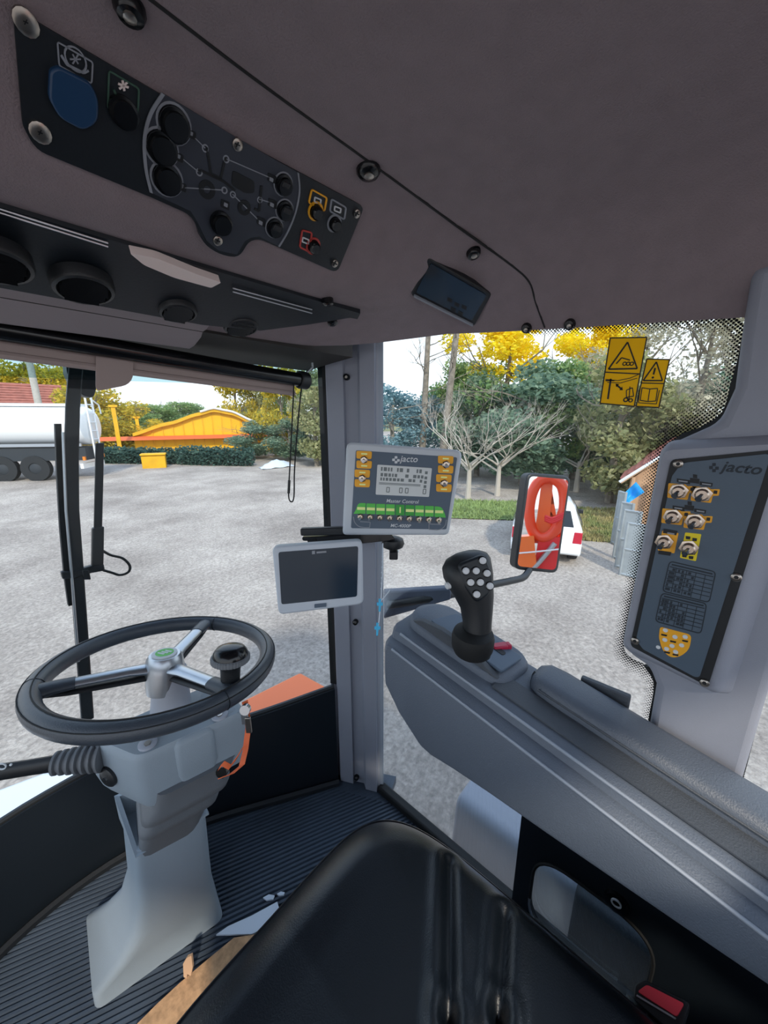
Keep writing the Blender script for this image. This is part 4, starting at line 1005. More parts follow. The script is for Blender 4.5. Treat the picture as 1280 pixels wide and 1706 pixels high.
# ================================================================ right hand switch panel
RP = Plane((.7085, 0, 1.05), (-1, 0, 0))
def right_panel():
    T = thing('side_switch_panel', 'slate blue switch panel with toggles on the rear pillar', 'switch panel', RP.at(1160, 950))
    mb = MB(); addplate(mb, RP, rp([(1118, 766, 8), (1305, 748, 8), (1180, 1144, 6), (1050, 1076, 8)], 8), -.004, .002); mb.build('backing', 'print_black', T, smooth=0)
    mb = MB(); addplate(mb, RP, rp([(1136, 772, 3), (1148, 770, 2), (1280, 756, 6), (1283, 764, 6), (1166, 1128, 6), (1158, 1128, 6), (1072, 1082, 3), (1060, 1066, 3), (1120, 793, 3)], 4), .001, .004); mb.build('plate', 'slate_panel', T, smooth=0)
    for px, py in ((1130, 773), (1227, 962), (1058, 1068), (1174, 1138)):
        mb = MB(); disc(mb, RP, px, py, .0062, .003, .008, 14, 1); s = mb.build('screw', 'screw', T)
        mb = MB(); disc(mb, RP, px, py, .0028, .0075, .009, 6); mb.build('screw_socket', 'print_black', s)
    lg = MB()
    for dx, dy in ((0, -5), (-5, 0), (5, 1), (0, 5)): addplate(lg, RP, rp([(1190+dx-3, 779+dy-2.5), (1190+dx+3, 779+dy-2.8), (1190+dx+3, 779+dy+2.5), (1190+dx-3, 779+dy+2.8)], 1), .003, .0046)
    lg.build('leaf_logo', 'panel_ink', T, smooth=0)
    text(RP, 'jacto', (1199, 784), (1268, 791), .0045, 'lettering', 'panel_ink', T, .2, .02)
    def tog(px, py, fld, m, lever=(0, -1)):
        mb = MB(); addplate(mb, RP, rp(fld, 2), .003, .0046); mb.build('switch_field', m, T, smooth=0)
        c = RP.at(px, py, .0046)
        mb = MB(); mb.lathe([(.0122, 0), (.0122, .004), (.0105, .0045)], c, RP.n, 6); t = mb.build('toggle_switch', 'toggle_metal', T)
        mb = MB(); mb.lathe([(.0085, .004), (.0085, .010), (.0065, .012)], c, RP.n, 18); mb.build('toggle_bush', 'toggle_metal', t)
        mb = MB(); mb.tube([c + RP.n*.010, c + RP.n*.022 + V((0, .003, -.005))], [.0028, .004], 10); mb.build('toggle_lever', 'chrome', t)
    for x, y in ((1131, 818), (1170, 823), (1121, 860), (1158, 868)):
        tog(x, y, [(x-17, y-13), (x+12, y-11), (x+14, y-8), (x+30, y-8), (x+28, y+3), (x+18, y+3), (x+15, y+15), (x-19, y+11)], 'sticker_orange')
        mb = MB(); addplate(mb, RP, rp([(x+20, y-6), (x+26, y-5.5), (x+25, y), (x+19, y-.5)], 1), .0045, .0052); mb.build('field_symbol', 'print_black', T, smooth=0)
    tog(1107, 902, [(1104, 884), (1131, 888), (1124, 922), (1096, 917)], 'sticker_orange'); tog(1148, 912, [(1142, 887), (1169, 890), (1160, 935), (1133, 929)], 'sticker_yellow')
    mb = MB()
    for cx, cy, s in ((1158, 802, 30), (1149, 847, 28)):
        addplate(mb, RP, [(cx-s, cy-5), (cx-8, cy-2), (cx-8, cy+5), (cx-s, cy+1)], .003, .0046); addplate(mb, RP, [(cx+8, cy), (cx+s, cy+3), (cx+s-1, cy+9), (cx+8, cy+6)], .003, .0046)
        addplate(mb, RP, [(cx-8, cy-6), (cx+8, cy-4), (cx+7, cy+4), (cx-8, cy+2)], .003, .0046); addplate(mb, RP, [(cx-3, cy-12), (cx+4, cy-11), (cx+4, cy-5), (cx-3, cy-6)], .003, .0046)
    for pts in ([(1106, 881), (1129, 885), (1127, 892), (1105, 888)], [(1098, 917), (1119, 920), (1117, 926), (1097, 923)]): addplate(mb, RP, pts, .0045, .0056)
    sx = mb.build('boom_symbols', 'print_black', T, smooth=0); sx['kind'] = 'stuff'
    mb = MB()
    for x, y in ((1147, 896), (1158, 899), (1141, 926), (1152, 929)): addplate(mb, RP, rp([(x-4, y-3), (x+4, y-2), (x+3, y+3), (x-4, y+2)], 1), .0045, .0052)
    for cx, cy, s in ((1158, 802, 30), (1149, 847, 28)):
        pass
    mb.build('field_symbol', 'print_black', T, smooth=0)
    mb = MB()
    for cx, cy, s in ((1158, 802, 30), (1149, 847, 28)):
        line(mb, RP, (cx-s+3, cy-1), (cx-12, cy+1), 2.2, .0045, .0052); line(mb, RP, (cx+12, cy+4), (cx+s-3, cy+6), 2.2, .0045, .0052)
    line(mb, RP, (1112, 888), (1124, 890), 2.6, .0055, .006); mb.build('boom_highlight', 'print_grey', T, smooth=0)
    # two printed tables
    for c4 in ([(1116, 935), (1193, 953), (1182, 1004), (1104, 985)], [(1103, 988), (1178, 1006), (1168, 1056), (1092, 1035)]):
        A4 = [V(p) for p in c4]; q = lambda u, v: A4[0].lerp(A4[1], u).lerp(A4[3].lerp(A4[2], u), v)
        mb = MB(); polyline(mb, RP, rp(c4, 7), 1.8, .003, .0046, True)
        line(mb, RP, q(.06, .09), q(.94, .09), 2.4, .003, .0046); line(mb, RP, q(.03, .17), q(.97, .17), 1.4, .003, .0046)
        random.seed(int(c4[0][0]))
        for v in (.30, .43, .56, .69, .82): line(mb, RP, q(.02, v), q(.98, v), 1.0, .003, .0046)
        for u in (.18, .40, .60, .80): line(mb, RP, q(u, .17), q(u, .97), 1.2, .003, .0046)
        for v in (.24, .365, .495, .625, .755, .89):
            for u in (.04, .10, .22, .30, .44, .52):
                if random.random() < .75: line(mb, RP, q(u, v), q(u + random.uniform(.04, .07), v), 4, .003, .0046)
        mb.build('printed_table', 'panel_ink', T, smooth=0)
    mb = MB(); addplate(mb, RP, rp([(1100, 1044, 5), (1153, 1058, 8), (1149, 1082, 14), (1134, 1094, 12), (1118, 1096, 12), (1104, 1084, 12), (1098, 1062, 5)], 6, 5), .003, .0046); f = mb.build('joystick_map', 'sticker_orange', T, smooth=0)
    mb = MB()
    for x, y in ((1109, 1050), (1125, 1061), (1142, 1061), (1108, 1066), (1120, 1076), (1136, 1075), (1111, 1081), (1126, 1086)): disc(mb, RP, x, y, .0034, .0045, .0055, 10)
    disc(mb, RP, 1097, 1078, .003, .003, .0055, 10); mb.build('button_mark', 'print_white', f)
    mb = MB()
    for x, y in ((1107, 1058), (1122, 1069), (1142, 1068), (1112, 1087), (1126, 1091)): addplate(mb, RP, [(x-5, y-2), (x+5, y), (x+4, y+2.5), (x-5, y+.5)], .0045, .0055)
    mb.build('map_symbol', 'print_black', f, smooth=0)
right_panel()

# ================================================================ warning labels on the side glass
SG = Plane((.778, 0, 1.3), (-1, 0, 0))
def labels():
    T = thing('warning_label', 'taller yellow power-line warning label on the side window', 'label', SG.at(1036, 675), 'window warning labels')
    mb = MB(); addplate(mb, SG, [(1016, 562), (1079, 561), (1058, 678), (999, 673)], .0002, .0008); mb.build('sheet', 'decal_yellow', T, smooth=0)
    mb = MB(); polyline(mb, SG, [(1017, 563), (1078, 562), (1057, 677), (1000, 672)], 2, .0007, .0012, True); line(mb, SG, (1008, 620), (1067, 623), 2, .0007, .0012)
    polyline(mb, SG, [(1046, 570), (1062, 614), (1014, 615)], 2.6, .0007, .0012, True); mb.build('border_print', 'print_black', T, smooth=0)
    mb = MB(); line(mb, SG, (1027, 606), (1036, 596), 2, .0007, .0012); line(mb, SG, (1036, 596), (1050, 600), 2, .0007, .0012)
    for x in (1041, 1047, 1053): ring(mb, SG, x, 606, .0018, .0035, .0007, .0012, 10)
    line(mb, SG, (1018, 631), (1013, 665), 3, .0007, .0012); line(mb, SG, (1009, 634), (1024, 634), 2, .0007, .0012); polyline(mb, SG, [(1009, 632), (1030, 634), (1050, 630), (1064, 624)], 1.2, .0007, .0012); polyline(mb, SG, [(1012, 637), (1034, 638), (1062, 630)], 1.2, .0007, .0012)
    line(mb, SG, (1027, 641), (1037, 649), 3, .0007, .0012); addplate(mb, SG, [(1026, 639), (1032, 640), (1027, 645)], .0007, .0012); addplate(mb, SG, [(1038, 650), (1032, 650), (1037, 644)], .0007, .0012)
    polyline(mb, SG, [(1044, 650), (1054, 646), (1056, 660), (1044, 662)], 1.6, .0007, .0012, True); line(mb, SG, (1050, 644), (1048, 668), 1.6, .0007, .0012); ring(mb, SG, 1043, 666, .002, .0042, .0007, .0012, 12); ring(mb, SG, 1051, 667, .0018, .0036, .0007, .0012, 12)
    mb.build('pictogram', 'print_black', T, smooth=0)
    T = thing('warning_label', 'shorter yellow read-the-manual warning label on the side window', 'label', SG.at(1085, 680), 'window warning labels')
    mb = MB(); addplate(mb, SG, [(1077, 597), (1117, 598), (1099, 680), (1059, 678)], .0002, .0008); mb.build('sheet', 'decal_yellow', T, smooth=0)
    mb = MB(); polyline(mb, SG, [(1078, 598), (1116, 599), (1098, 679), (1060, 677)], 2, .0007, .0012, True); line(mb, SG, (1069, 638), (1107, 639), 1.8, .0007, .0012); polyline(mb, SG, [(1094, 603), (1104, 634), (1072, 634)], 2.4, .0007, .0012, True); mb.build('border_print', 'print_black', T, smooth=0)
    mb = MB(); line(mb, SG, (1092, 613), (1089, 624), 3, .0007, .0012); disc(mb, SG, 1088, 629, .0018, .0007, .0012, 8)
    polyline(mb, SG, [(1070, 646), (1083, 648), (1096, 647), (1093, 668), (1080, 669), (1067, 667)], 1.6, .0007, .0012, True); line(mb, SG, (1083, 648), (1080, 668), 1.6, .0007, .0012); polyline(mb, SG, [(1066, 650), (1064, 671), (1094, 673), (1099, 650)], 1.4, .0007, .0012); mb.build('pictogram', 'print_black', T, smooth=0)
labels()

# ================================================================ loose things on the floor
mb = MB(); mb.prism([PZ(x, y, .014) for x, y in ((222, 1712), (262, 1672), (300, 1637), (345, 1599), (390, 1562), (430, 1556), (430, 1720), (250, 1760))], (0, 0, -.009))
tag(mb.build('coir_mat', 'cardboard', smooth=0), 'tan coir mat lying on the floor before the seat', 'mat')
mb = MB(); mb.prism([PZ(x, y, .010) for x, y in ((360, 1557), (380, 1543), (420, 1525), (462, 1502), (470, 1530), (420, 1556))], (0, 0, -.005))
tag(mb.build('paper_sheet', 'paper', smooth=0), 'pale sheet of paper on the floor mat', 'paper')
for x, y, s, lb in ((448, 1494, 6, 'small white paper scrap by the seat edge'), (468, 1488, 4, 'tiny white paper scrap farther along the seat edge')):
    mb = MB(); mb.prism([PZ(x+a*s, y+b*s, .006) for a, b in ((-1.6, .2), (0, -.7), (1.6, -.4), (1.2, .6), (-.6, .9))], (0, 0, -.005)); tag(mb.build('paper_scrap', 'paper', smooth=0), lb, 'paper')
pl = Plane(PZ(312, 1625, .02), -_fw)
mb = MB(); addplate(mb, pl, [(305, 1606), (311, 1596), (319, 1592), (321, 1612), (318, 1626), (312, 1623), (311, 1630), (306, 1628)], -.004, .002)
tag(mb.build('wood_chip', 'wood_tan', smooth=0), 'pale splinter of wood standing on the coir mat', 'wood chip')

# ================================================================ outside: parts of the machine
def wiper():
    pl = Plane((0, 1.215, 1), (0, -1, 0))
    T = thing('windscreen_wiper', 'black windscreen wiper with parallel arm and looped washer hose', 'wiper', pl.at(140, 1190))
    A = lambda pts: [pl.at(*p) for p in pts]
    mb = MB(); mb.ribbon(A([(128, 590), (121, 680), (119, 760), (120, 850), (127, 940), (136, 1060), (146, 1200)]), (1, 0, 0), .029, .012); mb.build('main_arm', 'black_plastic', T, bevel=.003)
    mb = MB(); mb.ribbon([p + V((0, .016, 0)) for p in A([(98, 706), (101, 790), (106, 880), (113, 960), (120, 1010)])], (1, 0, 0), .012, .02); mb.build('blade', 'rubber', T)
    mb = MB(); mb.tube([p + V((0, -.008, 0)) for p in A([(104, 720), (109, 850), (118, 950), (130, 1100)])], .003, 6); mb.build('blade_rail', 'alu', T)
    mb = MB(); mb.ribbon(A([(166, 738), (165, 800), (163, 885)]), (1, 0, 0), .018, .010); mb.build('parallel_arm', 'black_plastic', T, bevel=.002)
    mb = MB(); mb.ribbon(A([(163, 878), (162, 942)]), (1, 0, 0), .026, .018); mb.build('arm_sleeve', 'black_plastic', T, bevel=.003)
    mb = MB(); mb.ribbon(A([(102, 958), (125, 956), (150, 948), (173, 944)]), (0, 0, 1), .020, .018); mb.build('cross_link', 'black_plastic', T, bevel=.003)
    mb = MB(); mb.ribbon(A([(136, 956), (149, 956)]), (0, 0, 1), .03, .02); mb.build('pivot_block', 'black_plastic', T, bevel=.003)
    mb = MB(); mb.tube(A(cat([(170, 917), (185, 925), (204, 930), (216, 942), (214, 953), (200, 958), (186, 954), (172, 950)], 5)), .0035, 8); mb.build('washer_hose', 'rubber', T)
    mb = MB(); mb.prism(A(rp([(110, 560), (162, 560), (161, 648), (156, 663), (140, 660), (120, 640), (111, 620)], 6)), (0, .05, 0)); mb.build('motor_cover', 'black_panel', T, bevel=.004)
wiper()
def hood():
    T = thing('machine_hood', 'machine bonnet outside the windscreen, orange at right and pale at left', 'bonnet', (.3, 1.5, -.2))
    zt = .24
    def near(xa, xb, z): return [V((p.x + plan_n(i).x*.07, p.y + plan_n(i).y*.07, z)) for i, p in enumerate(PLAN) if xa < p.x < xb]
    o = near(.36, .70, zt) + [PZ(x, y, zt) for x, y in ((553, 1148), (500, 1119), (405, 1166))]
    mb = MB(); mb.prism(o, (0, 0, -.35)); mb.build('orange_panel', 'orange_paint', T, bevel=.012)
    z2 = .12
    o = near(-.62, .33, z2) + [PZ(x, y, z2) for x, y in ((240, 1262), (160, 1280), (75, 1284), (0, 1312), (-120, 1350), (-400, 1400))]
    mb = MB(); mb.prism(o, (0, 0, -.35)); mb.build('pale_panel', 'hood_white', T, bevel=.02)
hood()
mb = MB(); 
for k in range(1):
    prof = rp([(.86, -.40), (1.55, -.40), (1.55, .02), (.90, .05)], .04)
    mb.loft([[V((x, y, z)) for x, z in prof] for y in (-1.2, .47)])
tag(mb.build('fender', 'trim_light', bevel=.01), 'light grey fender outside below the door', 'fender')
mb = MB(); mb.box((1.17, -.16, -.10), (.60, .50, .34)); mb.box((1.17, -.16, .08), (.50, .40, .03))  # added box, stands in for the dark inside of the fender
tag(mb.build('fender_dark_box', 'chassis', bevel=.02), 'box added to darken the fender seen through the lower door glass', 'box')
# outside mirror
MP = PD(905, 870, 1.56); _d = (MP - EYE).normalized(); _tgt = V((1.75, -4.2, .55)); _r = (_tgt - MP).normalized(); MN = (_r - _d).normalized(); MIR = Plane(MP, MN)
def mirror():
    T = thing('outside_mirror', 'tall black framed outside mirror on a curved arm, reflecting orange machinery', 'mirror', PX(650, 1010, .86))
    out = [(879, 787, 12), (953, 793, 14), (930, 956, 12), (858, 949, 12)]
    mb = MB(); addplate(mb, MIR, rp(out, 10, 5), -.05, .0); mb.build('frame', 'black_plastic', T, bevel=.008, bseg=3)
    mb = MB(); addplate(mb, MIR, rp([(883, 793, 8), (948, 799, 9), (926, 950, 8), (862, 943, 8)], 8, 5), -.001, .001); mb.build('mirror_glass', 'mirror', T, smooth=0)
    path = [PX(648, 1008, .86)] + [PD(x, y, t) for x, y, t in ((740, 992, 1.15), (800, 978, 1.32), (850, 968, 1.45), (872, 962, 1.52), (882, 950, 1.575))]
    mb = MB(); mb.tube(cat(path, 5), .014, 10); mb.build('arm', 'black_plastic', T)
    a0, a1 = PX(640, 986, .86), PX(640, 1032, .86)
    b0, b1 = PD(752, 980, 1.10), PD(752, 1000, 1.10)
    n0 = V((.6, .6, 0))*.035
    mb = MB(); mb.loft([[a0, a1, a1 + n0, a0 + n0], [b0, b1, b1 + n0, b0 + n0]]); mb.build('arm_bracket', 'trim_grey_dark', T, bevel=.006)
mat('trim_grey_dark', '4d5363', .5)
mirror()
def MR(px, py, y):
    """where the mirror shows a pixel, on the plane Y = y behind the cab"""
    h = MIR.at(px, py, .001); d = (h - EYE).normalized(); r = d - MN * 2 * d.dot(MN); return h + r * ((y - h.y) / r.y)
def machine():
    T = thing('sprayer_boom', 'orange boom frame of the machine behind the cab, seen in the mirror', 'boom', V((1.7, -4.2, -1.0)))
    Y = -4.2
    lp = [(921, 797), (938, 812), (940, 850), (924, 885), (905, 896), (888, 885), (882, 855), (886, 825), (897, 803), (910, 797)]
    mb = MB(); mb.tube(cat([MR(x, y, Y) for x, y in lp], 4, True), .085, 10, closed=True); mb.build('loop_tube', 'orange_deep', T)
    mb = MB(); mb.loft([[MR(x, y, Y-.12) for x, y in ((897, 885), (930, 885), (935, 905), (890, 905))], [MR(x, y, Y-.12) for x, y in ((905, 815), (920, 815), (924, 840), (899, 840))]]); mb.prism([MR(x, y, Y-.1) for x, y in ((903, 800), (922, 800), (916, 870), (925, 896), (888, 896), (895, 862))], (0, -.08, 0)); mb.build('web_plate', 'orange_paint', T)
    mb = MB(); mb.tube([MR(943, 800, Y-.15), MR(938, 900, Y-.15)], .07, 8); mb.build('mast', 'orange_deep', T)
    mb = MB(); mb.prism([MR(x, y, Y+.15) for x, y in ((855, 895), (890, 893), (896, 960), (850, 960))], (0, -.3, 0)); mb.build('tank_panel', 'orange_paint', T)
    mb = MB(); mb.prism([MR(x, y, Y+.05) for x, y in ((898, 895), (935, 895), (925, 960), (888, 960))], (0, -.1, 0)); mb.build('frame_panel', 'red_hose', T)
    mb = MB(); mb.tube([MR(x, y, Y+.12) for x, y in ((884, 952), (900, 935), (925, 905))], .04, 8); mb.build('strut', 'alu', T)
    mb = MB(); mb.tube([MR(x, y, Y+.2) for x, y in ((860, 922), (895, 919), (932, 915))], .012, 6); mb.build('rail', 'white_paint', T)
    for k in range(3):
        mb = MB(); mb.tube(cat([MR(x, y + k*3, Y+.18) for x, y in ((908, 860), (920, 864), (935, 858), (950, 850))], 4), .025, 8); mb.build('hose', 'red_hose', T)
    mb = MB(); mb.prism([MR(x, y, Y-.3) for x, y in ((905, 905), (918, 905), (914, 935), (902, 935))], (0, -.1, 0)); mb.build('pump_block', 'chassis', T)
    mb = MB(); mb.prism([MR(x, y, Y-.35) for x, y in ((874, 832), (884, 832), (882, 850), (871, 850))], (0, -.2, 0)); mb.build('side_lamp', 'yellow_paint', T)
machine()

# ================================================================ outside: vehicles and buildings
def frame(p, ang):
    c, s = math.cos(ang), math.sin(ang)
    return lambda x, y, z: V((p.x + x*c - y*s, p.y + x*s + y*c, p.z + z))
def car():
    mid = GR(905, 937); d = V((mid.y, -mid.x, 0)); ang = math.atan2(d.y, d.x) + .06; d = V((math.cos(ang), math.sin(ang), 0)); L = frame(mid, ang)   # local +y drives away from us
    T = thing('hatchback_car', 'small white hatchback seen from behind, partly hidden by the mirror', 'car', mid)
    W = .80
    def ringat(y, zb, zs, zt, wb, wt): return [L(x, y, z) for x, z in ((-wb, zb), (wb, zb), (wb+.02, zb+.25), (wb, zs), (wt, zt-.06), (wt-.10, zt), (-wt+.10, zt), (-wt, zt-.06), (-wb, zs), (-wb-.02, zb+.25))]
    mb = MB(); mb.loft([ringat(0, .28, .80, .86, W-.06, W-.10), ringat(.06, .25, .88, 1.0, W, W-.08), ringat(.22, .22, .92, 1.36, W, W-.17), ringat(.5, .2, .93, 1.45, W, W-.18), ringat(1.8, .2, .92, 1.45, W, W-.18), ringat(2.5, .2, .90, 1.0, W, W-.06), ringat(3.3, .2, .84, .90, W, W-.05), ringat(3.6, .3, .70, .74, W-.08, W-.12)])
    mb.build('body', 'white_paint', T, smooth=35)
    mb = MB(); mb.prism([L(x, y, z) for x, y, z in ((-.60, .055, .97), (.60, .055, .97), (.50, .195, 1.34), (-.50, .195, 1.34))], V((d.y, -d.x, 0)).normalized()*.012); mb.build('rear_window', 'car_glass', T, smooth=0)
    for s in (-1, 1):
        mb = MB(); mb.prism([L(s*x, y, z) for x, y, z in ((.82, .35, .96), (.815, 1.9, .96), (.68, 1.7, 1.36), (.68, .5, 1.36))], L(s*.012, 0, 0) - L(0, 0, 0)); mb.build('side_window', 'car_glass', T, smooth=0)
        mb = MB(); mb.prism([L(s*x, -.01, z) for x, z in ((.60, .58), (.80, .58), (.80, .86), (.62, .86))], L(0, .1, 0) - L(0, 0, 0)); mb.build('tail_lamp', 'tail_red', T, bevel=.01)
        for y in (.62, 2.95):
            mb = MB(); mb.lathe([(.12, -.1), (.29, -.1), (.30, -.06), (.30, .06), (.29, .1), (.18, .1), (.16, .08)], L(s*.70, y, .30), L(s, 0, 0) - L(0, 0, 0), 24); w_ = mb.build('wheel', 'tyre', T)
            mb = MB(); mb.lathe([(.17, .05), (.16, .10), (.05, .11)], L(s*.70, y, .30), L(s, 0, 0) - L(0, 0, 0), 16); mb.build('hub_cap', 'alu', w_)
    mb = MB(); mb.box(L(0, -.02, .42), (1.60, .16, .22), rz=ang); mb.build('bumper', 'white_paint', T, bevel=.04)
    mb = MB(); mb.box(L(0, -.03, .66), (.50, .03, .14), rz=ang); mb.build('number_plate', 'print_grey', T)
    mb = MB(); mb.box(L(.94, 1.9, .98), (.14, .08, .12), rz=ang); mb.build('wing_mirror', 'black_plastic', T, bevel=.02)
car()
def truck():
    p = GR(150, 800); d = ray(0, 700); 
    q = GR(-130, 806); ang = math.atan2((p-q).y, (p-q).x); L = frame(p, ang)        # local -x runs left along the tank
    H = 4.1 / 3.3
    T = thing('tanker_truck', 'white tanker truck with rear ladder parked at the left', 'truck', p)
    def sec(x, a, b, zc): return [L(x, 1.25 + a*math.cos(u), zc*H + b*H*math.sin(u)) for u in [2*math.pi*k/28 for k in range(28)]]
    mb = MB(); mb.loft([sec(-.0, .95, .62, 2.35), sec(-.06, 1.15, .78, 2.35), sec(-.25, 1.22, .85, 2.35), sec(-11.5, 1.22, .85, 2.35), sec(-11.7, 1.0, .7, 2.35)]); mb.build('tank', 'white_paint', T, smooth=50)
    mb = MB(); mb.box(L(-5.8, 1.25, 3.25*H), (11, .9, .12*H), rz=ang); mb.build('walkway', 'white_paint', T)
    mb = MB(); mb.box(L(-5.9, .25, 1.55*H), (11.4, .10, .16), rz=ang); mb.build('side_rail', 'alu', T)
    mb = MB(); mb.box(L(-5.8, 1.25, 1.15*H), (11.4, 1.9, .55*H), rz=ang); mb.build('chassis', 'chassis', T)
    mb = MB(); mb.box(L(-.3, 1.25, .62*H), (.15, 2.3, .22*H), rz=ang); mb.build('rear_bumper', 'white_paint', T)
    for y in (.35, 2.15):
        mb = MB(); mb.box(L(-.18, y, .95*H), (.12, .35, .2), rz=ang); mb.build('tail_lamp', 'amber', T)
    for x in (-2.6, -4.1, -9.5):
        mb = MB(); mb.lathe([(.2, -.2), (.52*H, -.2), (.55*H, -.12), (.55*H, .2), (.3, .2), (.25, .1)], L(x, .42, .55*H), L(0, -1, 0) - L(0, 0, 0), 24); w_ = mb.build('wheel', 'tyre', T)
        mb = MB(); mb.lathe([(.28*H, .12), (.2, .2)], L(x, .42, .55*H), L(0, -1, 0) - L(0, 0, 0), 16); mb.build('wheel_rim', 'chassis', w_)  # dark rim colour stands in for the shadow under the truck
    ld = MB(); lx = .12
    for y in (.80, 1.45): ld.tube([L(lx, y, .9*H), L(lx, y, 3.9*H)], .05, 6)
    ld.tube([L(lx, .80, 3.9*H), L(lx, 1.45, 3.9*H)], .05, 6); lo = ld.build('ladder_rails', 'white_paint', T)
    for k in range(8):
        mb = MB(); mb.tube([L(lx, .80, (1.0 + .38*k)*H), L(lx, 1.45, (1.0 + .38*k)*H)], .035, 6); mb.build('rung', 'white_paint', lo)
    mb = MB(); mb.tube([L(.05, 1.5, 3.55*H), L(.05, 2.3, 3.3*H), L(.05, 2.4, 2.9*H)], .04, 6); mb.build('hand_rail', 'white_paint', T)
truck()
def shed():
    g0 = GR(1028, 950); g1 = GR(1090, 985)
    f = g1 - g0; ang = math.atan2(f.y, f.x)
    # gable-roofed shed behind the gate panels
    p = GP(1100, 15.0); dirv = V((p.x, p.y, 0)).normalized(); side = V((dirv.y, -dirv.x, 0))
    T = thing('garden_shed', 'small shed with red tiled roof behind the metal panels', 'shed', p)
    def S(u, v, z): return p + side*u + dirv*v + V((0, 0, z))
    mb = MB(); mb.prism([S(-.5, 0, 0), S(2.6, 0, 0), S(2.6, 0, 1.9), S(.55, 0, 2.6), S(-.5, 0, 1.5)], dirv*3.4); mb.build('walls', 'wood_tan', T, smooth=0)
    mb = MB(); mb.prism([S(-.75, -.5, 1.38), S(-.75, -.5, 1.50), S(.55, -.5, 2.72), S(.55, -.5, 2.58)], dirv*4.4)
    mb.prism([S(.55, -.5, 2.58), S(.55, -.5, 2.72), S(3.0, -.5, 1.95), S(3.0, -.5, 1.82)], dirv*4.4); rf = mb.build('roof_boards', 'wood_tan', T, smooth=0)
    def tiles(e0, e1, n, m_):
        # pan tiles laid in courses from eave e0 to ridge e1
        for j in range(n):
            a = e0.lerp(e1, j/n); b = e0.lerp(e1, (j+1.15)/n); nn = (e1-e0).cross(dirv).normalized(); nn = nn if nn.z > 0 else -nn
            for i in range(m_):
                o = dirv * (4.4*i/m_); w_ = dirv * (4.4/m_*.96)
                t = bpy.data.objects.new('tile', TILE); COL.objects.link(t); t.parent = rf
                X = (b-a); Mx = Matrix((( X.x, w_.x, nn.x, 0), (X.y, w_.y, nn.y, 0), (X.z, w_.z, nn.z, 0), (0, 0, 0, 1)))
                t.matrix_local = Matrix.Translation(a + o + nn*(.015 + .0) - ORG[T.name]) @ Mx
    TILE = bpy.data.meshes.new('tile'); vs = []; fs = []
    for i in range(5):
        y = i/4; z = .05*math.sin(math.pi*y)
        vs += [(0, y, z + .03), (1, y, z), (0, y, z), ]
    fs = [(3*i, 3*i+1, 3*i+4, 3*i+3) for i in range(4)] + [(3*i+2, 3*i, 3*i+3, 3*i+5) for i in range(4)]
    TILE.from_pydata(vs, [], fs); TILE.materials.append(M['roof_tile'])
    tiles(S(-.75, -.5, 1.50), S(.55, -.5, 2.72), 7, 12); tiles(S(3.0, -.5, 1.95), S(.55, -.5, 2.72), 7, 12)
    mb = MB(); mb.tube([S(-.80, -.52, 1.44), S(.55, -.52, 2.68)], .05, 6); mb.build('barge_board', 'white_paint', T)
    for u in (-.45, .2):
        mb = MB(); mb.tube([S(u, -.25, 0), S(u, -.25, 1.6)], .07, 6); mb.build('post', 'wood_tan', T)
    # blue tarp hanging from the eave
    pl = Plane(p - dirv*.6, -dirv); n = 10; vs = []; c4 = [V(x) for x in ((1036, 826), (1060, 803), (1074, 820), (1040, 843))]
    mb = MB(); rings = []
    for i in range(n+1):
        u = i/n; r = []
        for j in range(9):
            v = j/8; q = c4[0].lerp(c4[1], u).lerp(c4[3].lerp(c4[2], u), v); r.append(pl.at(q.x, q.y, .05*math.sin(u*9) + .04*math.sin(v*7 + u*3)))
        rings.append(r)
    mb.loft(rings, closed=False); mb.loft([[q + dirv*.02 for q in r] for r in rings], closed=False)
    tag(mb.build('tarpaulin', 'tarp_blue', smooth=80), 'bright blue tarpaulin hanging from the shed roof', 'tarpaulin')
    # leaning metal gate panels
    ends = [((1033, 958), (1066, 966), 870, 'nearest pale metal frame panel leaning by the shed'), ((1026, 945), (1052, 952), 848, 'second metal frame panel of the row by the shed'),
            ((1022, 930), (1040, 936), 835, 'third metal frame panel of the row by the shed'), ((1019, 905), (1029, 910), 817, 'farthest narrow metal panel of the row by the shed')]
    for a, b, top, lb in ends:
        A, B = GR(*a), GR(*b); B = A + (B - A).normalized() * max(.22, (B-A).length)
        dd = ray(a[0], top); h = EYE.z + dd.z * math.hypot(A.x, A.y) / math.hypot(dd.x, dd.y) - A.z
        up = V((0, 0, h)) - dirv*-.12; X = B - A; T2 = thing('gate_panel', lb, 'gate panel', A, 'metal panels by the shed')
        for nm, s0, s1 in (('stile', A, A + up), ('stile', B, B + up), ('rail', A + up*.03, B + up*.03), ('rail', A + up*.98, B + up*.98), ('rail', A + up*.5, B + up*.5)):
            mb = MB(); mb.tube([s0, s1], .035, 6); mb.build(nm, 'zinc', T2)
        nn = X.cross(up).normalized()*.012
        mb = MB(); mb.prism([A + up*.03, B + up*.03, B + up*.97, A + up*.97], nn); mb.build('sheet', 'zinc', T2, smooth=0)
        for k in range(1, 6):
            mb = MB(); s0 = A.lerp(B, k/6); mb.tube([s0 - nn + up*.04, s0 - nn + up*.96], .015, 5); mb.build('bar', 'alu', T2)
shed()
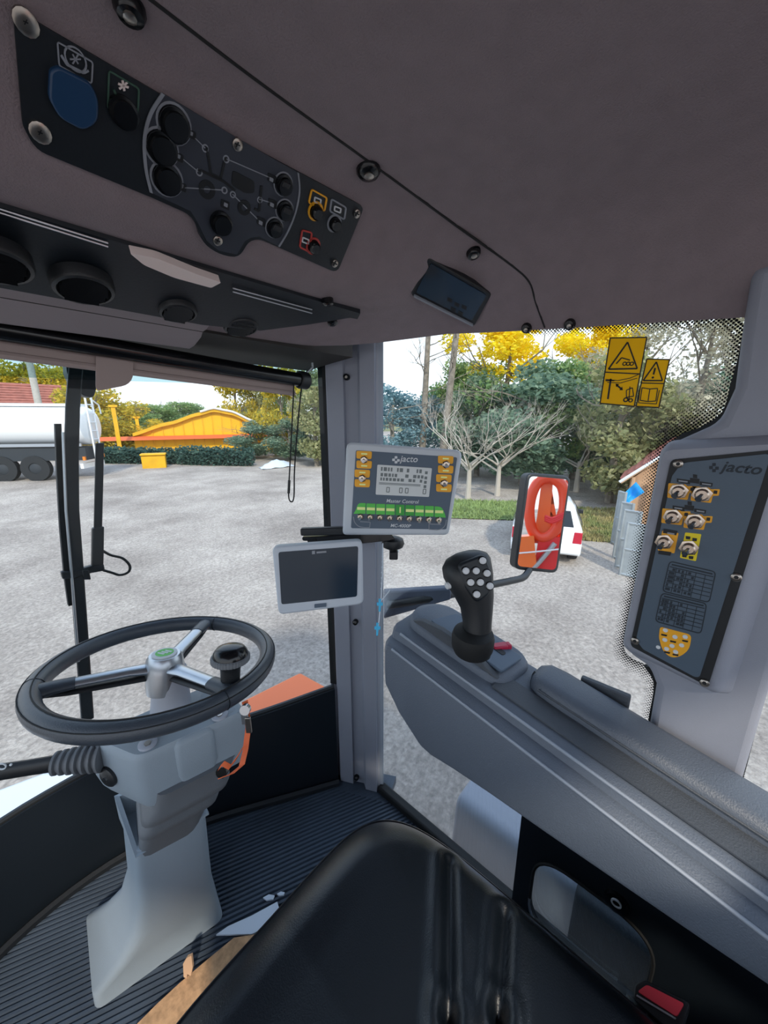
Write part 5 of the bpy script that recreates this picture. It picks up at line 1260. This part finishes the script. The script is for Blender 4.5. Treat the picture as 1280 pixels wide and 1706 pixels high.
def left_buildings():
    # far house with a tiled roof
    p = GP(30, 46); dv = V((p.x, p.y, 0)).normalized(); sd = V((dv.y, -dv.x, 0)); S = lambda u, v, z: p + sd*u + dv*v + V((0, 0, z))
    T = thing('farm_house', 'far house with weathered red tiled roof behind the tanker', 'house', p)
    mb = MB(); mb.prism([S(-9, 0, 0), S(3.6, 0, 0), S(3.6, 0, 3.9), S(-9, 0, 3.9)], dv*6); mb.build('walls', 'wall_cream', T, smooth=0)
    mb = MB(); mb.prism([S(-9.6, -.6, 3.7), S(4.6, -.6, 3.7), S(4.3, 3, 6.0), S(-9.6, 3, 6.0)], (0, 0, .16)); mb.prism([S(-9.6, 6.6, 3.7), S(4.6, 6.6, 3.7), S(4.3, 3, 6.0), S(-9.6, 3, 6.0)], (0, 0, .16)); rf = mb.build('roof', 'roof_tile', T, smooth=0)
    for k in range(10):
        t = k/10; mb = MB(); mb.tube([S(-9.6, -.6 + 3.6*t, 3.88 + 2.3*t), S(4.6 - .3*t, -.6 + 3.6*t, 3.88 + 2.3*t)], .09, 5); mb.build('tile_course', 'roof_tile', rf)
    mb = MB(); mb.tube([S(4.65, -.65, 3.8), S(4.35, 3, 6.1)], .10, 5); mb.build('barge_board', 'white_paint', T)
    # utility pole
    q = GP(70, 38); mb = MB(); mb.lathe([(.26, 0), (.22, 4), (.18, 10.5)], q, (0, 0, 1), 14); T = thing('utility_pole', 'pale concrete utility pole behind the tanker', 'pole', q); mb.build('shaft', 'concrete', T)
    mb = MB(); mb.box(q + V((0, 0, 9.6)), (2.2, .12, .14), rz=-.4); mb.build('cross_arm', 'bark', T)
    for k in (-1, 0, 1): mb = MB(); mb.lathe([(.04, 0), (.07, .05), (.07, .15), (.03, .2)], q + V((k*.9*.92, -k*.9*.39, 9.67)), (0, 0, 1), 8); mb.build('insulator', 'white_plastic', T)
    # yellow posts
    for px, d, h, lb in ((192, 36, 4.1, 'tall yellow post with capped top right of the tanker'), (228, 42, 3.2, 'smaller yellow post farther behind the tall one')):
        q = GP(px, d); T = thing('yellow_post', lb, 'post', q, 'yellow posts')
        mb = MB(); mb.box(q + V((0, 0, h/2)), (.27, .27, h), rz=-.3); mb.build('shaft', 'yellow_paint', T)
        mb = MB(); mb.box(q + V((0, 0, h)), (.55, .4, .16), rz=-.3); mb.build('cap', 'yellow_paint', T)
    # yellow barn: a long low tiled wing and a ribbed roof rising to the right, with a curved gable edge
    p = GP(345, 38); dv = V((p.x, p.y, 0)).normalized(); sd = V((dv.y, -dv.x, 0)); S = lambda u, v, z: p + sd*u + dv*v + V((0, 0, z))
    T = thing('yellow_barn', 'yellow barn with ribbed arched roof across the yard', 'barn', p)
    def hh(u):
        K = [(-6.2, 1.7), (-3.0, 2.7), (-.6, 3.5), (.6, 3.85), (2, 3.6), (4, 2.7), (5.6, 1.7)]
        for (a, b), (c, d) in zip(K, K[1:]):
            if u <= c: t = (u-a)/(c-a); t = t*t*(3-2*t)*.5 + t*.5; return b + (d-b)*t
        return 1.7
    us = [-5.8 + 11.4*i/30 for i in range(31)]
    mb = MB(); mb.prism([S(u, 0, hh(u)) for u in us] + [S(5.6, 0, 0), S(-5.8, 0, 0)], dv*.25); mb.build('gable_wall', 'yellow_roof', T, smooth=0)
    for k in range(14):
        u = -5.2 + k*.8; mb = MB(); mb.box(S(u, -.03, hh(u)/2), (.10, .12, hh(u)-.1), rz=math.atan2(sd.y, sd.x)); mb.build('rib', 'yellow_paint', T)
    mb = MB(); mb.loft([[S(u, v, hh(u) + dz) for v, dz in ((-.35, -.1), (-.35, .18), (7, .18), (7, -.1))] for u in us]); mb.build('roof', 'yellow_paint', T, smooth=60)
    mb = MB(); mb.tube([S(u, -.4, hh(u) + .22) for u in us[14:]], .10, 6); mb.build('gable_edge', 'white_paint', T)
    mb = MB(); mb.prism([S(-9, -.8, 1.35), S(5.6, -.8, 1.45), S(5.6, -.2, 1.75), S(-9, -.2, 1.65)], dv*.25); mb.build('lean_to_roof', 'orange_ribbon', T, smooth=0)
    q = GP(247, 30); mb = MB(); mb.box(q + V((0, 0, .35)), (1.4, .8, .9), rz=-.4); mb.box(q + V((0, 0, .9)), (1.5, .9, .12), rz=-.4); tag(mb.build('yellow_crate', 'yellow_paint', bevel=.03), 'low yellow crate on the ground before the barn', 'crate')
    q = GR(462, 778); mb = MB(); rings = []
    for i in range(9):
        u = -1 + 2*i/8; rings.append([q + V((u*1.3 + .2*v, v*.6, max(.02, .5*(1-u*u)*(1-v*v) + .06*math.sin(i*2.1 + v*5)))) for v in [-1 + 2*k/6 for k in range(7)]])
    mb.loft(rings, closed=False); tag(mb.build('covered_heap', 'paper', smooth=60), 'low heap under a pale sheet at the far edge of the yard', 'heap')
left_buildings()

# ================================================================ outside: trees
def tubes(name, segs, m, sides=5):
    mb = MB()
    for path, rad in segs: mb.tube(path, rad, sides)
    return mb
def branch(rng, p, d, L, r, depth, out, spread=.6, up=.1):
    pts = [p]; rad = [r]; q = p.copy(); dd = d.copy()
    for k in range(3):
        dd = (dd + V((rng.gauss(0, .13), rng.gauss(0, .13), rng.gauss(0, .10) + up*.3))).normalized(); q = q + dd * (L/3); pts.append(q.copy()); rad.append(r * (1 - .2*(k+1)))
    out.append((pts, rad))
    if depth > 0:
        for k in range(rng.choice((2, 3, 3))):
            s = V((rng.gauss(0, 1), rng.gauss(0, 1), rng.gauss(0, .6))).normalized(); nd = (dd + s*spread + V((0, 0, up))).normalized()
            branch(rng, pts[rng.choice((2, 3, 3))], nd, L*rng.uniform(.55, .8), r*.5, depth-1, out, spread, up)
def leaves(rng, blobs, n, size, cx=0):
    """leaf quads scattered through ellipsoid blobs (centre, radii, weight)"""
    vs, fs = [], []; tot = sum(b[2] for b in blobs)
    for c, r, w_ in blobs:
        for _ in range(int(n * w_ / tot)):
            d = V((rng.gauss(0, 1), rng.gauss(0, 1), rng.gauss(0, 1))).normalized() * (rng.random() ** .45)
            p = V((c[0] + d.x*r[0], c[1] + d.y*r[1], c[2] + d.z*r[2]))
            x = V((rng.gauss(0, 1), rng.gauss(0, 1), rng.gauss(0, .6))).normalized(); y = x.orthogonal().normalized(); y.rotate(Matrix.Rotation(rng.random()*6.28, 3, x))
            s = size * rng.uniform(.6, 1.4); k = len(vs)
            vs += [p - x*s, p + y*s*.55, p + x*s, p - y*s*.55]; fs.append((k, k+1, k+2, k+3))
    me = bpy.data.meshes.new('foliage'); me.from_pydata([tuple(v) for v in vs], [], fs); return me
def proto_tree(name, seed, H, blobs, n, size, leaf, bark='bark', trunk_r=.18, twigs=True, extra=None):
    rng = random.Random(seed); T = bpy.data.objects.new(name, None); ORG[T.name] = V((0, 0, 0))
    COL.objects.link(T); ORG[T.name] = V((0, 0, 0)); segs = []
    segs.append(([V((0, 0, -.1)), V((.05, .03, H*.25)), V((-.06, .05, H*.5)), V((.02, -.03, H*.75))], [trunk_r, trunk_r*.85, trunk_r*.65, trunk_r*.3]))
    mb = tubes('trunk', segs, bark, 8); tk = mb.build('trunk', bark, T)
    if twigs:
        out = []
        for k in range(7): branch(rng, V((0, 0, H*rng.uniform(.3, .7))), V((rng.gauss(0, 1), rng.gauss(0, 1), .5)).normalized(), H*.22, trunk_r*.4, 2, out, .5, .1)
        mb = tubes('b', out, bark, 4); mb.build('branches', bark, tk)
    me = leaves(rng, blobs, n, size); o = bpy.data.objects.new('foliage', me); COL.objects.link(o); me.materials.append(M[leaf]); o.parent = T
    if extra:
        me = leaves(rng, *extra[:3]); o = bpy.data.objects.new('blossom', me); COL.objects.link(o); me.materials.append(M[extra[3]]); o.parent = T
    return T
def blobs(seed, n, R0, H0, H1, br, flat=.75):
    rng = random.Random(seed); o = []
    for k in range(n):
        t = k/max(1, n-1); z = H0 + (H1-H0)*rng.random(); w_ = math.sin(math.pi*min(1, max(.12, (z-H0+.5)/(H1-H0+1)))); a = rng.random()*6.28; d = R0*math.sqrt(rng.random())*w_
        r = br*rng.uniform(.7, 1.25); o.append(((d*math.cos(a), d*math.sin(a), z), (r, r, r*flat), r*r))
    return o
PR = {
 'dark': proto_tree('evergreen_tree', 1, 7, blobs(1, 26, 2.6, 1.0, 6.4, 1.05), 9000, .13, 'leaf_dark'),
 'mid': proto_tree('leafy_tree', 2, 7, blobs(2, 24, 2.6, 1.6, 6.4, 1.0), 8500, .12, 'leaf_mid'),
 'blue': proto_tree('hazy_tree', 3, 8, blobs(3, 16, 2.0, 1.0, 6.6, .95), 5500, .12, 'leaf_haze'),
 'gold': proto_tree('golden_tree', 4, 6, blobs(4, 26, 3.0, .6, 5.2, 1.1), 8500, .14, 'leaf_gold'),
 'dry': proto_tree('sparse_tree', 5, 9, blobs(5, 26, 3.0, 2.5, 8.6, .9), 3600, .10, 'leaf_dry', 'bark', .2),
 'olive': proto_tree('bushy_tree', 6, 5.5, blobs(6, 24, 1.7, .8, 5.0, .75), 7000, .11, 'leaf_olive'),
 'ipe': proto_tree('flowering_tree', 7, 10, blobs(7, 20, 2.6, 2.0, 6.2, 1.0), 5500, .12, 'leaf_mid', 'bark', .2, True, (blobs(17, 26, 3.0, 5.8, 9.4, .8), 7500, .12, 'leaf_yellow')),
}
USED = set()
def tree(kind, px, dist, h, wd, rot, label, grp):
    p = GP(px, dist); H = {'dark': 7, 'mid': 7, 'blue': 8, 'gold': 6, 'dry': 9, 'olive': 5.5, 'ipe': 10}[kind]; sz = (wd, wd, h/H); pr = PR[kind]
    if kind not in USED:
        USED.add(kind); o = pr; o.location = p; o.rotation_euler = (0, 0, rot); o.scale = sz; o['label'] = label
    else: o = copy_tree(pr, p, rot, sz, label)
    tag(o, label, 'tree', grp); return o
GA, GB = 'trees behind the side window', 'trees across the yard ahead'
tree('ipe', 842, 25, 10.2, 1.15, .3, 'tall tree with bright yellow blossom over the bare trees', GA)
tree('ipe', 985, 27, 10.0, .75, 2.2, 'second, smaller yellow blossoming tree near the warning labels', GA)
tree('dark', 880, 20.5, 6.2, 1.15, .4, 'broad dark green tree directly behind the bare branches', GA)
tree('dark', 800, 23, 6.0, .95, 1.4, 'dark green tree left of the broad one, above the monitor', GA)
tree('dark', 965, 24, 5.6, 1.0, 2.4, 'dark tree in the shade right of the outside mirror', GA)
tree('dark', 1040, 27, 6.0, 1.2, 3.4, 'dark tree far behind the bushy olive tree', GA)
tree('mid', 930, 22, 6.4, .85, .9, 'mid green tree under the yellow blossom', GA)
tree('mid', 770, 27, 7.2, .9, 1.9, 'mid green tree left of the yellow blossom', GA)
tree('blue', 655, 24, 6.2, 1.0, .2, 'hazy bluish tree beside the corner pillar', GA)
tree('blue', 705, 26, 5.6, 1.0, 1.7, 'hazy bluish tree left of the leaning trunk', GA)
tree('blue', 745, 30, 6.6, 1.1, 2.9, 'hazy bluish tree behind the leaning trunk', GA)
tree('olive', 1035, 18, 6.0, .95, .5, 'bushy olive tree above the shed roof', GA)
tree('olive', 1110, 20, 4.4, 1.0, 1.5, 'bushy olive tree right of the shed', GA)
tree('dry', 1160, 22, 9.5, 1.0, .4, 'sparse pale tree right of the warning labels', GA)
tree('dry', 1225, 19, 9.0, 1.0, 1.8, 'sparse pale tree at the far right of the side window', GA)
tree('dry', 1060, 26, 9.8, .9, 2.8, 'sparse pale tree behind the warning labels', GA)
tree('dry', 985, 23, 7.0, .7, 3.7, 'sparse pale tree between blossom and labels', GA)
tree('dark', 1190, 27, 6.0, 1.2, 4.4, 'dark tree low behind the sparse right-hand trees', GA)
tree('gold', 40, 62, 9.8, 1.4, .3, 'golden tree behind the far house', GB)
tree('gold', 105, 59, 9.2, 1.2, 1.3, 'golden tree between house and wiper', GB)
tree('gold', 150, 43, 6.3, 1.0, 2.3, 'golden tree behind the tanker ladder', GB)
tree('gold', 210, 44, 5.0, 1.0, 3.3, 'low golden tree behind the yellow posts', GB)
tree('gold', 395, 46, 9.0, .9, 4.3, 'golden tree above the barn roof', GB)
tree('gold', 470, 34, 8.0, .75, 5.3, 'golden tree right of the barn by the blind cord', GB)
tree('olive', 430, 46, 8.6, 1.2, .3, 'olive tree rising behind the barn', GB)
tree('olive', 525, 27, 6.8, 1.0, 1.3, 'olive tree seen beside the corner pillar ahead', GB)
tree('mid', 255, 60, 4.8, 1.4, .6, 'green tree far beyond the yellow posts', GB)
tree('mid', 310, 62, 5.2, 1.3, 1.6, 'green tree on the skyline left of the barn roof', GB)
tree('mid', 505, 38, 7.2, 1.1, 2.6, 'green tree behind the blind cord', GB)
tree('dark', 415, 33, 3.1, .8, 1.0, 'low dark shrub before the right end of the barn', GB)
tree('dark', 480, 31, 3.3, .8, 2.0, 'low dark shrub beside the covered heap', GB)
tree('dark', 535, 29, 3.6, .8, 3.0, 'low dark shrub next to the corner pillar', GB)
# clipped hedge across the yard
def hedge(a, b, h, wd, n, label):
    rng = random.Random(n); A, B = GR(*a), GR(*b); T = thing('hedge', label, 'hedge', A, 'hedges across the yard'); k = 14
    bl = [(tuple(A.lerp(B, (i+.5)/k) + V((0, 0, h*.45)) - A), ((B-A).length/k*.9, wd, h*.55), 1) for i in range(k)]
    me = leaves(rng, bl, n, .11); o = bpy.data.objects.new('foliage', me); COL.objects.link(o); me.materials.append(M['leaf_hedge']); o.parent = T
    out = []
    for i in range(k): p = A.lerp(B, (i+.5)/k); out.append(([p, p + V((rng.gauss(0, .2), rng.gauss(0, .2), h*.7))], [.05, .02]))
    tubes('b', out, '', 4).build('stems', 'bark', T)
hedge((170, 772), (300, 773), 1.25, .6, 5000, 'dark clipped hedge before the left end of the barn')
hedge((300, 774), (420, 776), 1.4, .7, 5000, 'dark clipped hedge before the middle of the barn')
# bare trees
def bare(px, dist, H, seed, n, label):
    rng = random.Random(seed); p = GP(px, dist); T = thing('bare_tree', label, 'tree', p, 'leafless trees')
    mb = MB(); mb.tube([p + V((0, 0, -.1)), p + V((.05, .02, H*.15)), p + V((0, 0, H*.34))], [.14, .11, .09], 8); tk = mb.build('trunk', 'bark_pale', T)
    for k in range(n):
        out = []; a = 6.28*k/n + rng.uniform(-.3, .3); branch(rng, p + V((0, 0, H*rng.uniform(.26, .34))), V((math.cos(a), math.sin(a), rng.uniform(.35, .9))).normalized(), H*.36, .055, 4, out, .55, .12)
        tubes('b', out, '', 4).build('limb', 'bark_pale', tk)
bare(787, 16.5, 4.6, 3, 7, 'bare pale tree beside the monitor')
bare(838, 17.5, 4.3, 8, 7, 'bare pale tree left of the outside mirror')
bare(975, 20, 4.2, 12, 5, 'bare grey tree right of the outside mirror')
# tall leaning trunks
for px, d, h, lean, lb in ((737, 22, 12, .9, 'tall leaning bare trunk left of the blossom'), (704, 24, 11, .3, 'thin upright trunk near the corner pillar')):
    p = GP(px, d); T = thing('tall_trunk', lb, 'tree', p, 'tall trunks'); q = _rt*lean
    mb = MB(); mb.tube([p, p + q*.35 + V((0, 0, h*.35)), p + q + V((0, 0, h))], [.24, .20, .12], 8); tk = mb.build('trunk', 'bark', T)
    rng = random.Random(int(px)); out = []
    for k in range(8): branch(rng, p + q*(.5 + .06*k) + V((0, 0, h*(.45 + .06*k))), V((rng.gauss(0, 1), rng.gauss(0, 1), .3)).normalized(), 1.4, .04, 2, out, .5, .1)
    tubes('b', out, '', 4).build('branches', 'bark', tk)
# grass strips: stuff
def grass(name, pts, n, label, m='grass'):
    rng = random.Random(n); P = [GR(*p) for p in pts]; mb = MB(); mb.add([p + V((0, 0, .035)) for p in P], [tuple(range(len(P)))]); vs, fs = [], []
    for _ in range(n):
        a, b, c = P[0], P[1], P[2]; d = P[3]; u, v = rng.random(), rng.random(); p = a.lerp(b, u).lerp(d.lerp(c, u), v); h = rng.uniform(.04, .12); ang = rng.random()*6.28; x = V((math.cos(ang), math.sin(ang), 0))*.03
        vs += [p - x, p + x, p + V((rng.gauss(0, .05), rng.gauss(0, .05), h + .06))]; k = len(vs); fs.append((k-3, k-2, k-1))
    mb.add(vs, fs); o = mb.build(name, m, smooth=0, fixn=False); tag(o, label, 'grass', kind='stuff')
grass('grass_strip', [(690, 862), (880, 868), (880, 838), (690, 832)], 5000, 'green grass strip at the foot of the bare trees')
grass('grass_strip', [(960, 900), (1030, 905), (1030, 850), (950, 848)], 3500, 'dry grass patch left of the metal panels', 'dry_grass') if 'dry_grass' in M else None
# far wooded hill
def hill():
    mb = MB(); rings = []
    for i in range(61):
        px = -500 + i*36; d = ray(px, 700); k = 1/math.hypot(d.x, d.y); r = []
        for dist, f in ((75, 0), (85, .5), (100, .9), (120, 1.0)):
            x, y = d.x*k*dist, d.y*k*dist; h = (4.5 + 2.5*noise.noise((px*.008, 0, 3)) + 1.2*noise.noise((px*.03, dist*.1, 1)))*f*(1.0 if px < 560 else .6)
            r.append(V((x, y, gz(x, y) - .5 + h)))
        rings.append(r)
    mb.loft(rings, closed=False); struct(mb.build('hill', 'hill_green', smooth=60), 'far wooded hillside behind the barn')
mat('hill_green', '5c6b48', .95, bump=1, bscale=.8, var=.5, vscale=.25, col2='87805a')
hill()
